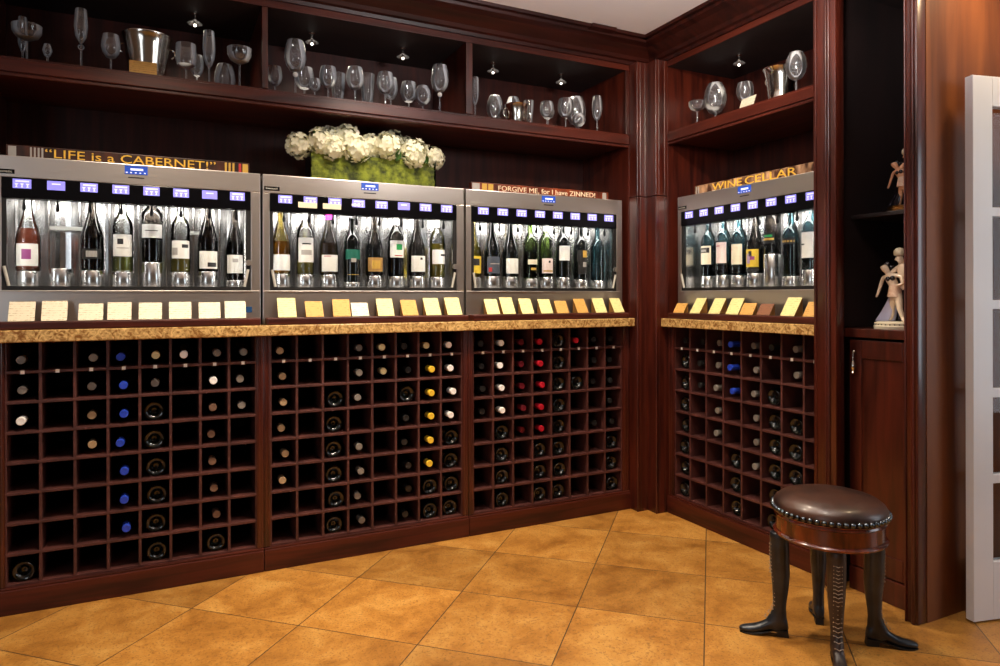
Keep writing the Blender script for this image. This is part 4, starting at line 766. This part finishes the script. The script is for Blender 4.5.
def bloom_mesh(seed, r):
    rnd = random.Random(seed); m = MB().use('petal'); n = 34
    m.ball((0, 0, 0), r*.72, 12)
    for i in range(n):
        z = 1-2*(i+.5)/n; a = i*2.39996; q = math.sqrt(1-z*z); nrm = Vector((q*math.cos(a), q*math.sin(a), z)); nrm = (nrm+Vector([rnd.uniform(-.22, .22) for _ in range(3)])).normalized()
        c = nrm*r*rnd.uniform(.80, 1.05); u = nrm.orthogonal().normalized(); v = nrm.cross(u); a0 = rnd.uniform(0, PI); ps = r*rnd.uniform(.32, .40)
        for k in range(4):
            aa = a0+k*PI/2; d = math.cos(aa)*u+math.sin(aa)*v; e = nrm.cross(d); tl = rnd.uniform(.02, .25)
            P = lambda l, w_: m.bm.verts.new(c+d*ps*l+e*ps*w_+nrm*ps*(tl*l+.22*abs(w_)-.02*k))
            c0, m1, t1 = P(0, 0), P(.6, 0), P(1.08, 0); L1, L2, R1, R2 = P(.45, .40), P(.95, .36), P(.45, -.40), P(.95, -.36)
            for fv in ([c0, m1, L1], [m1, t1, L2], [m1, L2, L1], [c0, R1, m1], [m1, R2, t1], [m1, R1, R2]):
                f = m.bm.faces.new(fv); f.smooth = True; f.material_index = 0
    return m.mesh('bloom', fix=False)
BLM = [bloom_mesh(s, .058) for s in (1, 2, 3)]
BLO = [(-1.672, 1.822, .12, 1.0, 'drooping at the left end of the planter'), (-1.588, 1.842, .09, .95, 'second from the left end'), (-1.525, 1.872, .16, 1.0, 'high at the back left'), (-1.462, 1.882, .12, 1.0, 'topmost, left of the middle'), (-1.430, 1.822, .07, 1.05, 'low in front near the middle'),
       (-1.352, 1.850, .13, 1.0, 'in the middle'), (-1.277, 1.848, .08, 1.05, 'in front right of the middle'), (-1.232, 1.888, .16, .95, 'topmost, right of the middle'), (-1.148, 1.825, .08, 1.1, 'low in front towards the right'), (-1.163, 1.868, .16, .9, 'high at the back right'), (-1.045, 1.818, .12, 1.0, 'drooping at the right end of the planter'), (-1.535, 1.815, .07, .9, 'low in front, third from the left')]
for k, (x, z, y, s, lb) in enumerate(BLO):
    b = empty('hydrangea', 'white hydrangea bloom '+lb, 'flower', (x, y, z), 0, 'white hydrangeas in the moss planter'); b.rotation_euler = (random.uniform(-.5, .5), random.uniform(-.5, .5), random.uniform(0, 6)); b.scale = (s, s, s)
    link('petals', BLM[k % 3], b)
    sx = min(max(x, -1.60), -1.07); inv = b.rotation_euler.to_matrix().inverted(); end = inv @ (Vector((sx-x, .14-y, 1.755-z))/s)
    MB().use('leaf').tube([(0, 0, 0), end], .0035, 6).build('stem', None, b)
for k, (x, z, y, rot) in enumerate([(-1.615, 1.868, .10, .4), (-1.195, 1.80, .075, 2.0), (-1.115, 1.893, .13, 1.2), (-1.083, 1.80, .075, -.6), (-1.24, 1.80, .072, .2)]):
    m = MB().use('leaf'); pts = [(0, 0), (.012, .012), (.017, .026), (.012, .042), (0, .058), (-.012, .042), (-.017, .026), (-.012, .012)]
    vs = [m.bm.verts.new((p[0], -abs(p[0])*.4-.008*math.sin(p[1]*40), p[1])) for p in pts]; ce = m.bm.verts.new((0, -.002, .03))
    for a in range(8): m._tag([m.bm.faces.new([vs[a], vs[(a+1) % 8], ce])])
    r = bmesh.ops.extrude_face_region(m.bm, geom=m.bm.faces[:]); bmesh.ops.translate(m.bm, vec=(0, .001, 0), verts=[v for v in r['geom'] if isinstance(v, bmesh.types.BMVert)])
    o = m.build('leaf', None, t); o.location = (x+1.335, y-.14, z-1.6683-.02); o.rotation_euler = (.25, rot*.4, rot)

# ------------------------------------------------------------------ stool on booted legs
SX, SY = -.232, -1.450
st = empty('stool', 'round leather stool with nailhead trim standing on four black boots', 'stool', (SX, SY, 0))
R = .171
MB().use('leather').lathe([(0, .432), (R-.004, .432), (R+.002, .440), (R+.003, .452), (R-.004, .466), (R-.022, .480), (R-.055, .490), (R-.11, .496), (0, .499)], seg=56).build('seat_cushion', None, st)
m = MB().use('nail')
for k in range(54): a = 2*PI*k/54; m.ball(((R+.0040)*math.cos(a), (R+.0040)*math.sin(a), .4405), .0088, 10)
m.build('nailhead_trim', None, st)
MB().use('stool_wood').lathe([(0, .350), (R-.012, .350), (R+.001, .353), (R+.003, .359), (R-.001, .364), (R-.006, .366), (R-.006, .412), (R-.002, .414), (R+.001, .419), (R-.002, .424), (R+.002, .427), (R+.0035, .430), (R-.005, .4315), (0, .4315)], seg=64).build('apron', None, st)
def boot_mesh():
    m = MB(); N = 20
    def ring(c, rx, ry, z): return [(c+rx*math.cos(2*PI*k/N), ry*math.sin(2*PI*k/N), z) for k in range(N)]
    leg = [(.0, .027, .027, .352), (.0, .0295, .029, .335), (.0, .028, .028, .322), (.0, .029, .0285, .30), (-.001, .029, .028, .25), (-.003, .028, .0265, .21), (-.003, .0245, .023, .165), (-.001, .0205, .0195, .12), (.0, .0195, .018, .095), (.003, .024, .019, .075), (.008, .030, .020, .055), (.010, .031, .019, .035), (.010, .027, .017, .022)]
    m.loft([ring(*a) for a in leg])
    def fring(x, ry, z0, z1): return [(x, ry*math.cos(2*PI*k/N), (z0+z1)/2+(z1-z0)/2*math.sin(2*PI*k/N)) for k in range(N)]
    foot = [(-.026, .006, .024, .034), (-.022, .014, .018, .060), (-.012, .018, .017, .075), (.005, .019, .017, .080), (.022, .018, .020, .066), (.040, .018, .014, .050), (.060, .0205, .007, .037), (.080, .0215, .005, .030), (.098, .019, .005, .026), (.112, .014, .0055, .022), (.120, .006, .008, .017)]
    m.loft([fring(*a) for a in foot])
    o = m.build('boot'); rm = o.modifiers.new('r', 'REMESH'); rm.mode = 'VOXEL'; rm.voxel_size = .0028; rm.use_smooth_shade = True
    sm = o.modifiers.new('s', 'SMOOTH'); sm.iterations = 6; sm.factor = .5
    return eval_mesh(o, 'boot')
ME_BOOT = boot_mesh()
def lace_mesh():
    m = MB().use('lace')
    pts = [(.0275, z) for z in (.31, .298, .286, .274, .262, .250, .238, .226, .214)]+[(.0235, .200), (.0215, .187), (.0195, .174), (.0185, .160), (.0185, .146), (.0185, .132), (.0185, .118), (.0195, .105), (.024, .092), (.032, .078), (.042, .062)]
    for i, (x, z) in enumerate(pts):
        y0 = .009; m.tube([(x-.002, -y0, z+.001), (x+.0022, 0, z-.002), (x-.002, y0, z+.001)], .0011, 5)
        m.ball((x-.003, -.0115, z), .0021, 6); m.ball((x-.003, .0115, z), .0021, 6)
    return m.mesh('laces')
ME_LACE = lace_mesh()
ms = MB().use('black'); N = 20
prof = [(-.024, .011), (-.018, .016), (0, .018), (.02, .0165), (.04, .0185), (.062, .021), (.085, .0205), (.105, .016), (.118, .007)]
zb = lambda x: .019 if x < .018 else max(.001, .019-(x-.018)*.36)
for dz in (0,):
    up_ = [(x, y, zb(x)+.004) for x, y in prof]+[(x, -y, zb(x)+.004) for x, y in prof[::-1]]; dn = [(x, y, zb(x)) for x, y in prof]+[(x, -y, zb(x)) for x, y in prof[::-1]]
    a = [ms.bm.verts.new(p) for p in up_]; b = [ms.bm.verts.new(p) for p in dn]; n = len(a)
    ms.bm.faces.new(a); ms.bm.faces.new(b)
    for k in range(n): ms.bm.faces.new([a[k], a[(k+1) % n], b[(k+1) % n], b[k]])
ms.prism([(-.026, .0003), (.008, .0003), (.012, .020), (-.024, .020)], -.013, .013, 'y')
ME_SOLE = ms.mesh('sole')
mats = ['boot', 'boot_brown', 'boot', 'boot']
for a, mt, sh in ((139, 'boot', .8), (227, 'boot_brown', .1), (-38, 'boot', .1), (47, 'boot', .7)):
    me = ME_BOOT.copy(); me.materials.clear(); me.materials.append(M[mt]); me.name = 'leg'
    o = link('leg', me, st); r = .140; an = math.radians(a); o.location = (r*math.cos(an)-.018*sh, r*math.sin(an)+.009*sh, 0); o.rotation_euler = (0, 0, an); o.scale = (1.08, 1, 1)
    if mt == 'boot_brown': o['label'] = 'brownish worn boot leg seen from the front'
    link('laces', ME_LACE, o); link('sole', ME_SOLE, o)

# ------------------------------------------------------------------ porcelain statuettes
def statuette(loc, rz, s, label, brass, skin, skirtmat):
    t = empty('statuette', label, 'statuette', loc, rz, 'porcelain dancers in the right niche'); t.scale = (s, s, s)
    if brass:
        MB().use('brass').lathe([(0, 0), (.070, 0), (.072, .006), (.066, .012), (.068, .020), (.060, .026), (0, .026)], seg=32).build('base', None, t)
    else:
        m = MB().use('porcelain_base').lathe([(0, 0), (.072, 0), (.074, .010), (.070, .014), (.071, .022), (.062, .027), (0, .027)], seg=32).use('hair')
        for k in range(30): a = 2*PI*k/30; m.ball((.0715*math.cos(a), .0715*math.sin(a), .0165), .0022, 6)
        m.build('base', None, t)
    # woman leaning to -x (viewer's left): pelvis root
    V = [(0, 0, .125), (-.004, 0, .148), (-.012, 0, .170), (-.020, 0, .190), (-.027, 0, .204), (-.034, -.004, .214), (-.042, -.006, .228), (-.045, -.007, .236),
         (-.046, -.004, .190), (-.056, -.006, .160), (-.062, -.012, .130), (-.068, -.014, .115),
         (.004, 0, .196), (.024, -.004, .190), (.032, -.010, .165), (.016, -.022, .158),
         (.014, -.004, .110), (.022, -.012, .075), (.034, -.012, .040), (.042, -.020, .031), (.052, -.034, .029),
         (-.012, .0, .108), (-.016, .004, .070), (-.020, .004, .038), (-.030, -.008, .030)]
    E = [(0, 1), (1, 2), (2, 3), (3, 4), (4, 5), (5, 6), (6, 7), (3, 8), (8, 9), (9, 10), (10, 11), (3, 12), (12, 13), (13, 14), (14, 15), (0, 16), (16, 17), (17, 18), (18, 19), (19, 20), (0, 21), (21, 22), (22, 23), (23, 24)]
    Rr = [.020, .016, .018, .016, .008, .012, .0155, .010, .008, .0065, .005, .004, .008, .0068, .005, .0045, .014, .011, .007, .006, .004, .013, .010, .007, .004]
    skin_obj('woman_body', V, E, Rr, skin, t)
    m = MB().use('hair').ball((-.040, .008, .234), .0165, 14, (1.05, .8, 1)).ball((-.024, .010, .226), .012, 10); m.build('hair', None, t)
    f = MB().use('hair')
    for dy in (-.0045, .0045): f.ball((-.0545+.001, -.012+dy, .229), .0016, 6)
    f.ball((-.055, -.012, .2205), .0018, 6, (1, 1.4, .6)); f.build('face_paint', None, t)
    m = MB().use('darkdress').ball((-.022, -.012, .183), .0095, 10).ball((-.004, -.014, .186), .0095, 10); m.build('bodice', None, t)
    m = MB().use('pinkdress').lathe([(.0185, .150), (.0178, .162), (.0205, .150), (.0235, .130), (.026, .118), (.024, .117), (.019, .14)], (-.004, 0, 0), 18).build('waist_sash', None, t)
    N = 16; rings = []
    for k in range(7):
        f_ = k/6; cx = -.012-.026*f_-.012*f_*f_; rr = .016+.018*f_
        rings.append([(cx+rr*math.cos(2*PI*j/N)*(1+.10*math.sin(5*2*PI*j/N)*f_), .010+rr*.75*math.sin(2*PI*j/N)*(1+.1*math.sin(5*2*PI*j/N)*f_), .128-.100*f_) for j in range(N)])
    MB().use(skirtmat).loft(rings).build('skirt', None, t)
    # partner standing behind
    V2 = [(.045, .030, .130), (.043, .028, .160), (.038, .026, .195), (.034, .024, .225), (.030, .020, .240), (.024, .014, .258), (.022, .012, .272),
          (.016, .012, .222), (-.002, .006, .205), (-.010, -.004, .196), (.060, .022, .222), (.072, .008, .190), (.058, -.012, .165), (.050, .028, .085), (.052, .028, .034), (.060, .015, .030), (.034, .036, .085), (.030, .038, .034), (.026, .022, .030)]
    E2 = [(0, 1), (1, 2), (2, 3), (3, 4), (4, 5), (5, 6), (3, 7), (7, 8), (8, 9), (3, 10), (10, 11), (11, 12), (0, 13), (13, 14), (14, 15), (0, 16), (16, 17), (17, 18)]
    V2 = [(x-.020, y, z) for x, y, z in V2]
    R2_ = [.021, .020, .023, .018, .010, .015, .012, .010, .008, .005, .010, .008, .005, .014, .009, .006, .014, .009, .006]
    skin_obj('man_body', V2, E2, R2_, skin, t)
    MB().use('porcelain_base').lathe([(.015, .268), (.0185, .272), (.0195, .280), (.018, .288), (.011, .296), (0, .299)], (.004, .014, 0), 16).build('turban', None, t)
    MB().use('darkdress').lathe([(.024, .150), (.026, .135), (.030, .10), (.034, .06), (.032, .028), (.0, .028)], (.024, .034, 0), 16).build('trousers', None, t)
statuette((XR+.100, -1.335, 1.0205), -PI/2, 1.04, 'larger porcelain dancing couple with lavender skirt, on the lower niche shelf', False, 'skin', 'lav')
statuette((XR+.142, -1.338, 1.4705), -PI/2, .82, 'smaller porcelain dancing couple on a brass base, upper niche shelf', True, 'skin_dark', 'darkdress')
